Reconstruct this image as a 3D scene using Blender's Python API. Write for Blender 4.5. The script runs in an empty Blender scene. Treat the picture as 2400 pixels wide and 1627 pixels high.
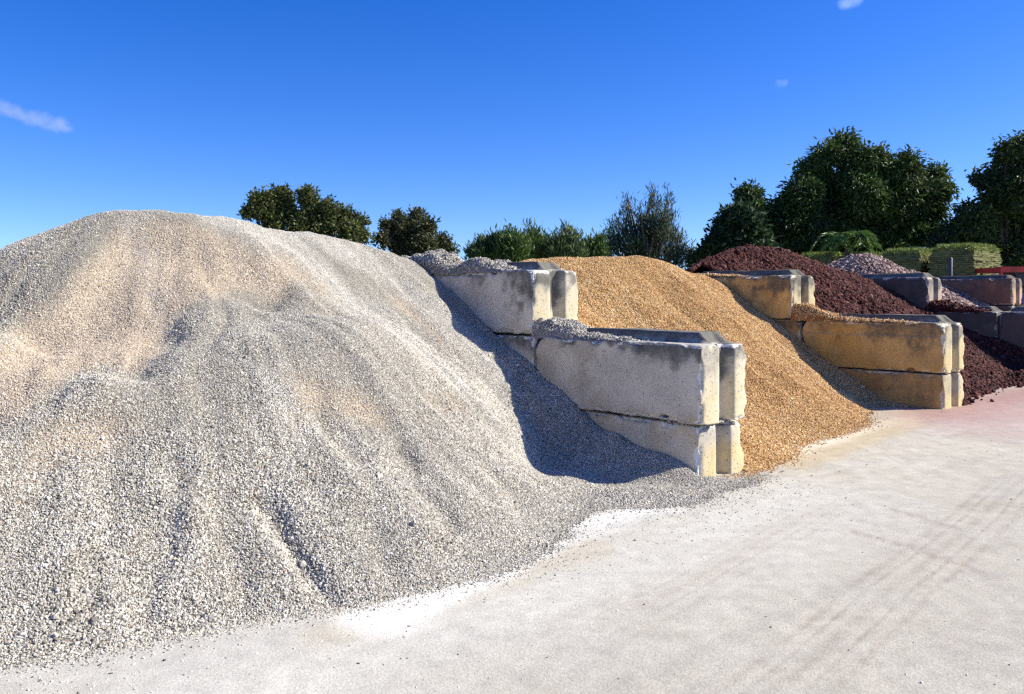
import bpy, math
import numpy as np

# ------------------------------------------------------------------ camera, sky, sun, exposure
F, HZ, EYE = 1967.0, 700.0, 1.37          # focal length and horizon row in photo pixels (2400 x 1627), eye height
scene = bpy.context.scene
COL = scene.collection
cam_d = bpy.data.cameras.new("camera")
cam = bpy.data.objects.new("camera", cam_d); COL.objects.link(cam)
cam.location = (0, 0, EYE); cam.rotation_euler = (math.radians(90), 0, 0)
cam_d.sensor_width = 36.0; cam_d.lens = 36.0 * F / 2400.0
cam_d.shift_y = -(813.5 - HZ) / 2400.0
cam_d.clip_start = 0.05; cam_d.clip_end = 3000
scene.camera = cam

SUN = np.array([1.0, 0.04, 0.74]); SUN /= np.linalg.norm(SUN)
SUN_EL = math.asin(SUN[2]); SUN_AZ = math.atan2(SUN[0], SUN[1])
sl = bpy.data.lights.new("sun", 'SUN'); sl.energy = 5.0; sl.angle = math.radians(0.55); sl.color = (1.0, 0.955, 0.82)
so = bpy.data.objects.new("sun", sl); COL.objects.link(so)
from mathutils import Vector
so.rotation_euler = Vector(SUN).to_track_quat('Z', 'Y').to_euler(); so.location = (20, 2, 20)

scene.view_settings.view_transform = 'Standard'; scene.view_settings.look = 'None'
scene.view_settings.exposure = 0.93; scene.view_settings.gamma = 1.0
scene.view_settings.use_curve_mapping = False
scene.cycles.use_denoising = False; scene.cycles.filter_width = 1.4; scene.cycles.max_bounces = 6; scene.cycles.diffuse_bounces = 2; scene.cycles.glossy_bounces = 2
scene.cycles.transmission_bounces = 3; scene.cycles.transparent_max_bounces = 4

def raydir(px, py):
    return np.array([(px - 1200.0) / F, 1.0, (HZ - py) / F])

world = bpy.data.worlds.new("World"); scene.world = world; world.use_nodes = True
wn, wl = world.node_tree.nodes, world.node_tree.links
wn.clear()
def N(nodes, t, **kw):
    n = nodes.new(t)
    for k, v in kw.items(): setattr(n, k, v)
    return n
out = N(wn, 'ShaderNodeOutputWorld'); bg = N(wn, 'ShaderNodeBackground')
sky = N(wn, 'ShaderNodeTexSky', sky_type='NISHITA', sun_disc=False)
sky.sun_elevation = SUN_EL; sky.sun_rotation = SUN_AZ
sky.altitude = 0; sky.air_density = 0.85; sky.dust_density = 0.3; sky.ozone_density = 4.0
hsv = N(wn, 'ShaderNodeHueSaturation'); hsv.inputs['Saturation'].default_value = 1.35; hsv.inputs['Value'].default_value = 0.92; hsv.inputs['Hue'].default_value = 0.520
wl.new(sky.outputs[0], hsv.inputs['Color'])
bg.inputs['Strength'].default_value = 0.12
tc = N(wn, 'ShaderNodeTexCoord')
lift = N(wn, 'ShaderNodeVectorMath', operation='ADD'); lift.inputs[1].default_value = (0, 0, 0.035); wl.new(tc.outputs['Generated'], lift.inputs[0]); wl.new(lift.outputs[0], sky.inputs[0])   # thin humid layer at the horizon left out
noi = N(wn, 'ShaderNodeTexNoise'); noi.inputs['Scale'].default_value = 26; noi.inputs['Detail'].default_value = 7; noi.inputs['Roughness'].default_value = 0.62
wl.new(tc.outputs['Generated'], noi.inputs['Vector'])
def cloud(prev, px, py, hw, hh, tilt, strength, col):
    c = raydir(px, py); c /= np.linalg.norm(c)
    rt = np.cross(c, [0, 0, 1]); rt /= np.linalg.norm(rt); up = np.cross(rt, c)
    ct, st = math.cos(tilt), math.sin(tilt)
    ax, ay = rt * ct + up * st, up * ct - rt * st
    terms = []
    for v, h in ((ax, hw / F), (ay, hh / F)):
        d = N(wn, 'ShaderNodeVectorMath', operation='DOT_PRODUCT'); wl.new(tc.outputs['Generated'], d.inputs[0]); d.inputs[1].default_value = tuple(v / h)
        p = N(wn, 'ShaderNodeMath', operation='POWER'); p.inputs[1].default_value = 2
        a_ = N(wn, 'ShaderNodeMath', operation='ABSOLUTE'); wl.new(d.outputs['Value'], a_.inputs[0]); wl.new(a_.outputs[0], p.inputs[0]); terms.append(p)
    s = N(wn, 'ShaderNodeMath', operation='ADD'); wl.new(terms[0].outputs[0], s.inputs[0]); wl.new(terms[1].outputs[0], s.inputs[1])
    front = N(wn, 'ShaderNodeVectorMath', operation='DOT_PRODUCT'); wl.new(tc.outputs['Generated'], front.inputs[0]); front.inputs[1].default_value = tuple(c)
    gate = N(wn, 'ShaderNodeMath', operation='GREATER_THAN'); wl.new(front.outputs['Value'], gate.inputs[0]); gate.inputs[1].default_value = 0.5
    m = N(wn, 'ShaderNodeMath', operation='SUBTRACT'); m.inputs[0].default_value = 0.85; wl.new(s.outputs[0], m.inputs[1])
    nn = N(wn, 'ShaderNodeMath', operation='MULTIPLY_ADD'); wl.new(noi.outputs['Fac'], nn.inputs[0]); nn.inputs[1].default_value = 3.6; nn.inputs[2].default_value = -1.9
    ad = N(wn, 'ShaderNodeMath', operation='ADD'); wl.new(m.outputs[0], ad.inputs[0]); wl.new(nn.outputs[0], ad.inputs[1])
    mr = N(wn, 'ShaderNodeMapRange', interpolation_type='SMOOTHSTEP'); wl.new(ad.outputs[0], mr.inputs['Value'])
    mr.inputs['From Min'].default_value = -0.1; mr.inputs['From Max'].default_value = 1.0; mr.inputs['To Min'].default_value = 0; mr.inputs['To Max'].default_value = strength
    g2 = N(wn, 'ShaderNodeMath', operation='MULTIPLY'); wl.new(mr.outputs[0], g2.inputs[0]); wl.new(gate.outputs[0], g2.inputs[1])
    mx = N(wn, 'ShaderNodeMix', data_type='RGBA'); wl.new(g2.outputs[0], mx.inputs['Factor']); wl.new(prev, mx.inputs['A']); mx.inputs['B'].default_value = (*col, 1)
    return mx.outputs['Result']
skyc = hsv.outputs['Color']
skyc = cloud(skyc, 70, 275, 120, 22, -0.22, 0.36, (3.0, 3.3, 4.0))
skyc = cloud(skyc, 1995, 4, 34, 20, 0.3, 0.34, (3.4, 4.4, 6.2))
skyc = cloud(skyc, 1832, 192, 28, 17, 0.4, 0.28, (3.4, 4.4, 6.2))
wl.new(skyc, bg.inputs['Color']); wl.new(bg.outputs[0], out.inputs['Surface'])

# ------------------------------------------------------------------ numeric helpers
rng = np.random.default_rng(11)
TAB = rng.random((256, 256)); TAB3 = rng.random((64, 64, 64))
def vn2(x, y, f=1.0, o=0.0):
    x = np.asarray(x) * f + o + 91.7; y = np.asarray(y) * f + o * 1.7 + 33.1
    xi, yi = np.floor(x).astype(int), np.floor(y).astype(int); fx, fy = x - xi, y - yi
    fx = fx * fx * (3 - 2 * fx); fy = fy * fy * (3 - 2 * fy)
    a, b, c, d = TAB[xi & 255, yi & 255], TAB[(xi + 1) & 255, yi & 255], TAB[xi & 255, (yi + 1) & 255], TAB[(xi + 1) & 255, (yi + 1) & 255]
    return (a * (1 - fx) + b * fx) * (1 - fy) + (c * (1 - fx) + d * fx) * fy
def fbm2(x, y, f=1.0, oct=4, o=0.0, g=0.5):
    s, w, t = 0, 1.0, 0
    for i in range(oct):
        s = s + w * vn2(x, y, f, o + 17.3 * i); t += w; w *= g; f *= 2.03
    return s / t
def vn3(p, f=1.0, o=0.0):
    q = p * f + o + 57.3; i = np.floor(q).astype(int); u = q - i; u = u * u * (3 - 2 * u); r = 0
    for dx in (0, 1):
        for dy in (0, 1):
            for dz in (0, 1):
                w = (u[:, 0] if dx else 1 - u[:, 0]) * (u[:, 1] if dy else 1 - u[:, 1]) * (u[:, 2] if dz else 1 - u[:, 2])
                r = r + w * TAB3[(i[:, 0] + dx) & 63, (i[:, 1] + dy) & 63, (i[:, 2] + dz) & 63]
    return r
def fbm3(p, f=1.0, oct=3, o=0.0, g=0.5):
    s, w, t = 0, 1.0, 0
    for i in range(oct):
        s = s + w * vn3(p, f, o + 9.1 * i); t += w; w *= g; f *= 2.03
    return s / t
def sstep(e0, e1, x):
    t = np.clip((x - e0) / (e1 - e0), 0, 1); return t * t * (3 - 2 * t)
def mix(a, b, t):
    t = np.asarray(t)
    return np.asarray(a) * (1 - t[..., None]) + np.asarray(b) * t[..., None]

# bay frame: a = metres behind the front of the leftmost wall, r = metres to the right of its left face
A0 = np.array([1.39, 6.19]); DB = np.array([-0.643, 0.766]); DR = np.array([0.766, 0.643])
def ground_z(r): return 0.0125 * 1.2 * np.logaddexp(0, np.clip(np.asarray(r, float), -40, 16) / 1.2)
def to_world(a, r): return A0[0] + a * DB[0] + r * DR[0], A0[1] + a * DB[1] + r * DR[1]
def to_bay(x, y):
    dx, dy = np.asarray(x) - A0[0], np.asarray(y) - A0[1]
    return dx * DB[0] + dy * DB[1], dx * DR[0] + dy * DR[1]
def at(px, py, d):                                    # world point seen at a photo pixel, d metres deep
    return np.array([0, 0, EYE]) + raydir(px, py) * d
def on_ground(px, py):
    k = raydir(px, py); z = 0.0
    for _ in range(6):
        t = (z - EYE) / k[2]; x, y = k[0] * t, t; z = float(ground_z(to_bay(x, y)[1]))
    return x, y
def on_face(px, py, r):                               # a, z where the pixel's ray meets the wall face at r
    k = raydir(px, py); ox, oy = to_world(0, r)
    M = np.array([[k[0], -DB[0]], [1.0, -DB[1]]]); t, a = np.linalg.solve(M, [ox, oy])
    return a, EYE + k[2] * t
def project(x, y, z):
    return 1200 + F * x / np.maximum(y, 1e-3), HZ - F * (z - EYE) / np.maximum(y, 1e-3)

# ------------------------------------------------------------------ scene helpers
def tag(o, label=None, cat=None, group=None, kind=None):
    if label: o['label'] = label
    if cat: o['category'] = cat
    if group: o['group'] = group
    if kind: o['kind'] = kind
    return o
def mesh_obj(name, V, Fc, mat, parent=None, smooth=True, col=None, attrs=None, loc=None):
    me = bpy.data.meshes.new(name)
    V = np.asarray(V, dtype=np.float32); Fc = np.asarray(Fc, dtype=np.int32); k = Fc.shape[1]
    me.vertices.add(len(V)); me.vertices.foreach_set('co', V.ravel())
    me.loops.add(Fc.size); me.loops.foreach_set('vertex_index', Fc.ravel())
    me.polygons.add(len(Fc)); me.polygons.foreach_set('loop_start', np.arange(0, Fc.size, k, dtype=np.int32))
    me.polygons.foreach_set('use_smooth', np.full(len(Fc), smooth))
    me.update(calc_edges=True)
    if col is not None:
        c = np.ones((len(V), 4), dtype=np.float32); c[:, :3] = col
        at_ = me.attributes.new('tint', 'FLOAT_COLOR', 'POINT'); at_.data.foreach_set('color', c.ravel())
    for k_, v_ in (attrs or {}).items():
        at_ = me.attributes.new(k_, 'FLOAT', 'POINT'); at_.data.foreach_set('value', np.asarray(v_, dtype=np.float32))
    me.materials.append(mat)
    o = bpy.data.objects.new(name, me); COL.objects.link(o)
    if parent: o.parent = parent
    if loc is not None: o.location = loc
    return o
def empty(name, loc):
    o = bpy.data.objects.new(name, None); o.location = loc; o.empty_display_size = 0.2; COL.objects.link(o); return o

def new_mat(name):
    m = bpy.data.materials.new(name); m.use_nodes = True; n = m.node_tree.nodes; l = m.node_tree.links
    return m, n, l, n['Principled BSDF']
def surf_mat(name, fine=60, amp=0.35, bump=0.4, bscale=60, rough=0.9, bdist=0.01, detail=6, med=0.0, medscale=6.0, voro=0.0, vscale=80):
    """vertex tint x fine noise, with bump"""
    m, n, l, b = new_mat(name)
    at_ = N(n, 'ShaderNodeAttribute', attribute_name='tint')
    tc_ = N(n, 'ShaderNodeTexCoord')
    no = N(n, 'ShaderNodeTexNoise'); no.inputs['Scale'].default_value = fine; no.inputs['Detail'].default_value = detail; no.inputs['Roughness'].default_value = 0.65
    l.new(tc_.outputs['Object'], no.inputs['Vector'])
    mr = N(n, 'ShaderNodeMapRange'); l.new(no.outputs['Fac'], mr.inputs['Value'])
    mr.inputs['From Min'].default_value = 0.25; mr.inputs['From Max'].default_value = 0.75
    mr.inputs['To Min'].default_value = 1 - amp; mr.inputs['To Max'].default_value = 1 + amp * 0.6
    fac = mr.outputs[0]
    if med:
        n2 = N(n, 'ShaderNodeTexNoise'); n2.inputs['Scale'].default_value = medscale; n2.inputs['Detail'].default_value = 5; l.new(tc_.outputs['Object'], n2.inputs['Vector'])
        m2 = N(n, 'ShaderNodeMapRange'); l.new(n2.outputs['Fac'], m2.inputs['Value'])
        m2.inputs['From Min'].default_value = 0.3; m2.inputs['From Max'].default_value = 0.7
        m2.inputs['To Min'].default_value = 1 - med; m2.inputs['To Max'].default_value = 1 + med * 0.6
        mu = N(n, 'ShaderNodeMath', operation='MULTIPLY'); l.new(fac, mu.inputs[0]); l.new(m2.outputs[0], mu.inputs[1]); fac = mu.outputs[0]
    if voro:
        vo = N(n, 'ShaderNodeTexVoronoi'); vo.inputs['Scale'].default_value = vscale; l.new(tc_.outputs['Object'], vo.inputs['Vector'])
        sp = N(n, 'ShaderNodeSeparateColor'); l.new(vo.outputs['Color'], sp.inputs[0])
        m3 = N(n, 'ShaderNodeMapRange'); l.new(sp.outputs[0], m3.inputs['Value']); m3.inputs['To Min'].default_value = 1 - voro; m3.inputs['To Max'].default_value = 1 + voro * 0.7
        mu = N(n, 'ShaderNodeMath', operation='MULTIPLY'); l.new(fac, mu.inputs[0]); l.new(m3.outputs[0], mu.inputs[1]); fac = mu.outputs[0]
    vm = N(n, 'ShaderNodeVectorMath', operation='SCALE'); l.new(at_.outputs['Color'], vm.inputs[0]); l.new(fac, vm.inputs['Scale'])
    l.new(vm.outputs[0], b.inputs['Base Color']); b.inputs['Roughness'].default_value = rough
    b.inputs['Specular IOR Level'].default_value = 0.25
    nb = N(n, 'ShaderNodeTexNoise'); nb.inputs['Scale'].default_value = bscale; nb.inputs['Detail'].default_value = 5; l.new(tc_.outputs['Object'], nb.inputs['Vector'])
    bp = N(n, 'ShaderNodeBump'); bp.inputs['Strength'].default_value = bump; bp.inputs['Distance'].default_value = bdist
    l.new(nb.outputs['Fac'], bp.inputs['Height']); l.new(bp.outputs[0], b.inputs['Normal'])
    return m
def plain_mat(name, col, rough=0.6, metal=0.0, var=0.25, scale=12):
    m, n, l, b = new_mat(name)
    tc_ = N(n, 'ShaderNodeTexCoord'); no = N(n, 'ShaderNodeTexNoise'); no.inputs['Scale'].default_value = scale; no.inputs['Detail'].default_value = 5
    l.new(tc_.outputs['Object'], no.inputs['Vector'])
    cr = N(n, 'ShaderNodeValToRGB'); l.new(no.outputs['Fac'], cr.inputs[0])
    cr.color_ramp.elements[0].position = 0.3; cr.color_ramp.elements[1].position = 0.7
    cr.color_ramp.elements[0].color = (*[c * (1 - var) for c in col], 1); cr.color_ramp.elements[1].color = (*[min(1, c * (1 + var)) for c in col], 1)
    l.new(cr.outputs[0], b.inputs['Base Color']); b.inputs['Roughness'].default_value = rough; b.inputs['Metallic'].default_value = metal
    return m
def stone_mat(name, stops, rough=0.85):
    m, n, l, b = new_mat(name)
    at_ = N(n, 'ShaderNodeAttribute', attribute_name='tone', attribute_type='INSTANCER')
    cr = N(n, 'ShaderNodeValToRGB'); l.new(at_.outputs['Fac'], cr.inputs[0])
    e = cr.color_ramp.elements
    while len(e) < len(stops): e.new(0.5)
    for i, (p, c) in enumerate(stops): e[i].position = p; e[i].color = (*c, 1)
    l.new(cr.outputs[0], b.inputs['Base Color']); b.inputs['Roughness'].default_value = rough; b.inputs['Specular IOR Level'].default_value = 0.3
    return m

def scatter(name, P, size, tone, mat, parent=None, sub=1, rough_amp=0.35, flat=0.7):
    """stones strewn over a surface: one object, geometry-node instances of a rough little rock"""
    n_ = len(P)
    me = bpy.data.meshes.new(name); me.vertices.add(n_); me.vertices.foreach_set('co', np.asarray(P, np.float32).ravel())
    sc = size[:, None] * 0.5 * np.stack([rng.uniform(0.85, 1.45, n_), rng.uniform(0.75, 1.1, n_), rng.uniform(flat * 0.8, flat * 1.25, n_)], 1)
    ro = np.stack([rng.normal(0, 0.7, n_), rng.normal(0, 0.7, n_), rng.uniform(0, 6.283, n_)], 1)
    for k_, v_ in (('scl', sc), ('rot', ro)):
        a_ = me.attributes.new(k_, 'FLOAT_VECTOR', 'POINT'); a_.data.foreach_set('vector', v_.astype(np.float32).ravel())
    a_ = me.attributes.new('tone', 'FLOAT', 'POINT'); a_.data.foreach_set('value', np.asarray(tone, np.float32))
    me.materials.append(mat)
    o = bpy.data.objects.new(name, me); COL.objects.link(o)
    if parent: o.parent = parent
    g = bpy.data.node_groups.new(name, 'GeometryNodeTree')
    g.interface.new_socket('Geometry', in_out='INPUT', socket_type='NodeSocketGeometry'); g.interface.new_socket('Geometry', in_out='OUTPUT', socket_type='NodeSocketGeometry')
    gn, gl = g.nodes, g.links
    gi, go = gn.new('NodeGroupInput'), gn.new('NodeGroupOutput')
    ico = gn.new('GeometryNodeMeshIcoSphere'); ico.inputs['Radius'].default_value = 1.0; ico.inputs['Subdivisions'].default_value = sub
    sp = gn.new('GeometryNodeSetPosition'); wnz = gn.new('ShaderNodeTexWhiteNoise'); pos = gn.new('GeometryNodeInputPosition')
    gl.new(pos.outputs[0], wnz.inputs['Vector'])
    sb = gn.new('ShaderNodeVectorMath'); sb.operation = 'SUBTRACT'; gl.new(wnz.outputs['Color'], sb.inputs[0]); sb.inputs[1].default_value = (0.5, 0.5, 0.5)
    scv = gn.new('ShaderNodeVectorMath'); scv.operation = 'SCALE'; gl.new(sb.outputs[0], scv.inputs[0]); scv.inputs['Scale'].default_value = rough_amp * 2
    gl.new(ico.outputs['Mesh'], sp.inputs['Geometry']); gl.new(scv.outputs[0], sp.inputs['Offset'])
    sm = gn.new('GeometryNodeSetMaterial'); sm.inputs['Material'].default_value = mat; gl.new(sp.outputs[0], sm.inputs['Geometry'])
    ip = gn.new('GeometryNodeInstanceOnPoints')
    na = gn.new('GeometryNodeInputNamedAttribute'); na.data_type = 'FLOAT_VECTOR'; na.inputs['Name'].default_value = 'scl'
    nr = gn.new('GeometryNodeInputNamedAttribute'); nr.data_type = 'FLOAT_VECTOR'; nr.inputs['Name'].default_value = 'rot'
    gl.new(gi.outputs[0], ip.inputs['Points']); gl.new(sm.outputs[0], ip.inputs['Instance'])
    gl.new(na.outputs[0], ip.inputs['Scale'])
    er = gn.new('FunctionNodeEulerToRotation'); gl.new(nr.outputs[0], er.inputs[0]); gl.new(er.outputs[0], ip.inputs['Rotation'])
    gl.new(ip.outputs[0], go.inputs[0])
    md = o.modifiers.new('scatter', 'NODES'); md.node_group = g
    return o

# ------------------------------------------------------------------ heaps (height fields)
def blur(Z, s):
    r_ = int(3 * s) + 1; k = np.exp(-0.5 * (np.arange(-r_, r_ + 1) / s) ** 2); k /= k.sum()
    for ax in (0, 1):
        Zp = np.pad(Z, [(r_, r_) if i == ax else (0, 0) for i in (0, 1)], mode='edge')
        Z = sum(w * np.take(Zp, np.arange(i, i + Z.shape[ax]), axis=ax) for i, w in enumerate(k))
    return Z
def sample_line(pts, step=0.08):
    pts = np.asarray(pts, float); out_ = []
    for p, q in zip(pts[:-1], pts[1:]):
        m_ = max(1, int(np.hypot(*(q - p)[:2]) / step)); t = np.arange(m_)[:, None] / m_; out_.append(p * (1 - t) + q * t)
    out_.append(pts[-1:]); return np.vstack(out_)
def crest(pix, s=0.66):
    o_ = []
    for px, py, d in pix:
        p = at(px, py, d); a, r = to_bay(p[0], p[1]); o_.append((a, r, p[2] - float(ground_z(r)), s))
    return sample_line(o_)
def contact(pix, r, s=0.62, inset=0.0):
    o_ = []
    for px, py in pix:
        a, z = on_face(px, py, r); o_.append((a, r + inset, z - float(ground_z(r)), s))
    return sample_line(o_)
def lic(A, R, Z, f, o, steps=14, ds=0.05, oct=3):
    ga, gr = np.gradient(Z, A[1, 0] - A[0, 0], R[0, 1] - R[0, 0]); ga, gr = blur(ga, 5), blur(gr, 5)
    m_ = np.hypot(ga, gr) + 1e-4; ga, gr = ga / m_, gr / m_; acc = fbm2(A, R, f, oct, o); n_ = 1
    da, dr = A[1, 0] - A[0, 0], R[0, 1] - R[0, 0]
    for sg in (1, -1):
        a, r = A.copy(), R.copy()
        for i in range(steps):
            ia = np.clip(((a - A[0, 0]) / da).astype(int), 0, A.shape[0] - 1); ir = np.clip(((r - R[0, 0]) / dr).astype(int), 0, A.shape[1] - 1)
            a = a + sg * ds * ga[ia, ir]; r = r + sg * ds * gr[ia, ir]; acc = acc + fbm2(a, r, f, oct, o); n_ += 1
    acc = acc / n_; acc = (acc - acc.mean()) / (acc.std() + 1e-6); return acc
class Heap: pass
def build_heap(a0, a1, r0, r1, step, skel, clip=None, tau=0.05, blr=0.07, rough=0.03, rill=0.03, seed=0.0, base=None, shape=None):
    h = Heap(); av, rv = np.arange(a0, a1, step), np.arange(r0, r1 + step * 0.5, step)
    A, R = np.meshgrid(av, rv, indexing='ij'); S = np.vstack(skel); Z = np.full(A.shape, -9.0)
    wa = A + 0.10 * (fbm2(A, R, 1.3, 3, seed) - 0.5) * 2; wr = R + 0.10 * (fbm2(A, R, 1.3, 3, seed + 50) - 0.5) * 2
    for k in range(len(S)): Z = np.maximum(Z, S[k, 2] - S[k, 3] * np.hypot(wa - S[k, 0], wr - S[k, 1]))
    Z = blur(np.maximum(Z, -0.6), blr / step)
    if shape is not None: Z = shape(A, R, Z)
    h.streak = lic(A, R, Z, 5.0, seed + 3); h.streak2 = lic(A, R, Z, 2.0, seed + 31, oct=2); s3 = lic(A, R, Z, 12.0, seed + 47, steps=9, ds=0.035, oct=2)
    amt = sstep(0.0, 0.5, Z) * (0.25 + 0.75 * sstep(Z.max() - 0.05, Z.max() - 0.45, Z))
    Z = Z + amt * (rill * 0.6 * h.streak + rill * 0.8 * h.streak2 + rill * 0.14 * s3) + rough * (fbm2(A, R, 3.0, 4, seed + 7) - 0.5) * 2 * sstep(-0.1, 0.3, Z)
    Zt = tau * np.logaddexp(0, Z / tau) - 0.55 * tau
    if clip is not None: Zt = np.where(clip(A, R), Zt, -1.0)
    h.A, h.R, h.Zl = A, R, Zt
    h.X, h.Y = to_world(A, R); h.Z = (ground_z(R) if base is None else base) + Zt
    h.step = step
    gx = np.gradient(h.Z, step, axis=0); gr = np.gradient(h.Z, step, axis=1)
    nx = -(gx * DB[0] + gr * DR[0]); ny = -(gx * DB[1] + gr * DR[1]); L = np.sqrt(nx ** 2 + ny ** 2 + 1)
    h.N = np.stack([nx / L, ny / L, 1 / L], -1)
    h.PX, h.PY = project(h.X, h.Y, h.Z)
    return h
def heap_mesh(name, h, tint, mat):
    ok = h.Zl > -0.035; na, nr = h.A.shape; idx = np.arange(na * nr).reshape(na, nr)
    cell = ok[:-1, :-1] & ok[1:, :-1] & ok[:-1, 1:] & ok[1:, 1:]
    q = np.stack([idx[:-1, :-1], idx[:-1, 1:], idx[1:, 1:], idx[1:, :-1]], -1)[cell][:, ::-1]
    used = np.unique(q); re = np.full(na * nr, -1); re[used] = np.arange(len(used))
    V = np.stack([h.X, h.Y, h.Z], -1).reshape(-1, 3)[used]
    c = V.mean(0); c[2] = 0
    return mesh_obj(name, V - c, re[q], mat, col=tint.reshape(-1, 3)[used], loc=c), c
def pick(h, n_, weight, margin=260):
    """n random points on the heap, weighted, kept to what the camera can come to see"""
    fac = np.einsum('ijk,ijk->ij', h.N, np.stack([-h.X, -h.Y, EYE - h.Z], -1)) / np.sqrt(h.X ** 2 + h.Y ** 2 + (EYE - h.Z) ** 2)
    vis = (h.Y > 0.8) & (h.PX > -margin) & (h.PX < 2400 + margin) & (h.PY < 1627 + margin) & (fac > -0.12) & (h.Zl > -0.012)
    w = weight * vis / h.N[..., 2]; w[-1, :] = 0; w[:, -1] = 0
    i = rng.choice(w.size, n_, p=(w / w.sum()).ravel()); ia, ir = np.unravel_index(i, w.shape)
    fa, fr = rng.random(n_), rng.random(n_)
    def bil(G): return (G[ia, ir] * (1 - fa) + G[ia + 1, ir] * fa) * (1 - fr) + (G[ia, ir + 1] * (1 - fa) + G[ia + 1, ir + 1] * fa) * fr
    return np.stack([bil(h.X), bil(h.Y), bil(h.Z)], 1), h.N[ia, ir], ia, ir
def inside(px, py, poly):
    c = np.zeros(px.shape, bool); n_ = len(poly)
    for i in range(n_):
        (x1, y1), (x2, y2) = poly[i], poly[(i + 1) % n_]
        if y1 == y2: continue
        c ^= ((y1 > py) != (y2 > py)) & (px < (x2 - x1) * (py - y1) / (y2 - y1) + x1)
    return c
def polydist(x, y, pts):
    d = np.full(np.shape(x), 1e9)
    for (x1, y1), (x2, y2) in zip(pts[:-1], pts[1:]):
        vx, vy = x2 - x1, y2 - y1; t = np.clip(((x - x1) * vx + (y - y1) * vy) / (vx * vx + vy * vy + 1e-9), 0, 1)
        d = np.minimum(d, np.hypot(x - x1 - t * vx, y - y1 - t * vy))
    return d

# wall faces (r of left faces) and block sizes
BL, BW, BH = 1.85, 0.58, 0.61
RA, RB, RC, RD = 0.0, 5.16, 10.38, 15.5

# ------------------------------------------------------------------ ground
def axis_lines(lo, hi, step, far_lo, far_hi):
    m_ = list(np.arange(lo, hi, step)); s, v = step, m_[-1]
    while v < far_hi: s *= 1.35; v += s; m_.append(v)
    s, v, L_ = step, lo, []
    while v > far_lo: s *= 1.35; v -= s; L_.append(v)
    return np.array(L_[::-1] + m_)
gx, gy = axis_lines(-3.4, 8.2, 0.045, -900, 900), axis_lines(2.2, 12.0, 0.045, -300, 1500)
GX, GY = np.meshgrid(gx, gy, indexing='ij'); GA, GR = to_bay(GX, GY)
GZ = ground_z(GR) + 0.012 * (fbm2(GX, GY, 0.7, 3, 5) - 0.5) * sstep(40, 15, np.hypot(GX, GY))
ge = GX + 0.0; wxx = GX + 0.16 * (fbm2(GX, GY, 2.2, 4, 1) - 0.5); wyy = GY + 0.16 * (fbm2(GX, GY, 2.2, 4, 2) - 0.5)
T = np.zeros(GX.shape + (3,)) + np.array([0.455, 0.427, 0.365])
T = mix(T, [0.375, 0.345, 0.29], sstep(0.42, 0.66, fbm2(GX, GY, 1.1, 5, 9)) * 0.7)
T = mix(T, [0.385, 0.37, 0.345], sstep(0.52, 0.72, fbm2(GX * 1.0 + GY * 0.3, GY * 2.2, 2.6, 4, 12)) * 0.55)
T = mix(T, [0.52, 0.497, 0.44], sstep(0.55, 0.75, fbm2(GX, GY, 1.7, 4, 19)) * 0.5)
scr = fbm2(GA * 7.0, GR * 0.55, 1.0, 5, 44); T = mix(T, [0.36, 0.335, 0.295], sstep(0.50, 0.70, scr) * 0.55)
scr2 = fbm2(GA * 1.1 + GR * 0.9, GR * 9.0 - GA * 7.0, 1.0, 4, 47); T = mix(T, [0.53, 0.51, 0.46], sstep(0.54, 0.74, scr2) * 0.5)
T = T * (0.90 + 0.20 * fbm2(GX, GY, 13, 3, 51))[..., None] * np.array([0.97, 0.945, 0.90])
def stroke(pix, width, col, k, soft=0.6):
    global T
    pts = [on_ground(*p) for p in pix]; d = polydist(wxx, wyy, pts)
    T = mix(T, col, sstep(width * (1 + soft), width * (1 - soft), d) * k)
stroke([(500, 1640), (1000, 1470), (1450, 1350), (1750, 1240), (1900, 1170)], 0.55, (0.54, 0.518, 0.46), 0.7, 0.9)
stroke([(1900, 1700), (2200, 1450), (2450, 1250), (2700, 1120)], 0.9, (0.385, 0.355, 0.305), 0.5, 0.9)
stroke([(-400, 1640), (60, 1575), (320, 1540), (620, 1500), (760, 1475)], 0.16, (0.46, 0.435, 0.385), 0.85)
stroke([(760, 1490), (900, 1462), (1080, 1395), (1250, 1330), (1400, 1282)], 0.12, (0.455, 0.405, 0.315), 0.7)
stroke([(900, 1458), (1030, 1392), (1150, 1328), (1290, 1262), (1430, 1214), (1540, 1186)], 0.16, (0.70, 0.68, 0.62), 0.95)
stroke([(1300, 1265), (1420, 1235), (1560, 1200)], 0.07, (0.40, 0.38, 0.35), 0.5)
stroke([(1745, 1088), (1830, 1068), (1930, 1040), (2010, 1010), (2100, 988), (2150, 975)], 0.15, (0.66, 0.57, 0.43), 0.9)
stroke([(1860, 1090), (1960, 1055), (2060, 1022), (2160, 985), (2230, 968)], 0.15, (0.45, 0.36, 0.22), 0.7)
stroke([(2000, 1000), (2110, 972), (2230, 958)], 0.22, (0.40, 0.325, 0.22), 0.55)
stroke([(2240, 975), (2330, 945), (2440, 920), (2600, 890)], 0.55, (0.30, 0.15, 0.13), 0.85, 0.9)
stroke([(2300, 1000), (2420, 965), (2600, 940)], 0.7, (0.40, 0.29, 0.27), 0.6, 0.9)
stroke([(1500, 1420), (1700, 1320), (1830, 1240), (1960, 1180)], 0.10, (0.43, 0.39, 0.33), 0.5)
stroke([(1970, 1238), (2100, 1275), (2230, 1310), (2330, 1350)], 0.025, (0.28, 0.23, 0.20), 0.55)
stroke([(2085, 1195), (2160, 1215), (2260, 1240)], 0.03, (0.30, 0.25, 0.22), 0.5)
stroke([(1990, 1215), (2060, 1235)], 0.02, (0.30, 0.25, 0.22), 0.5)
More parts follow.
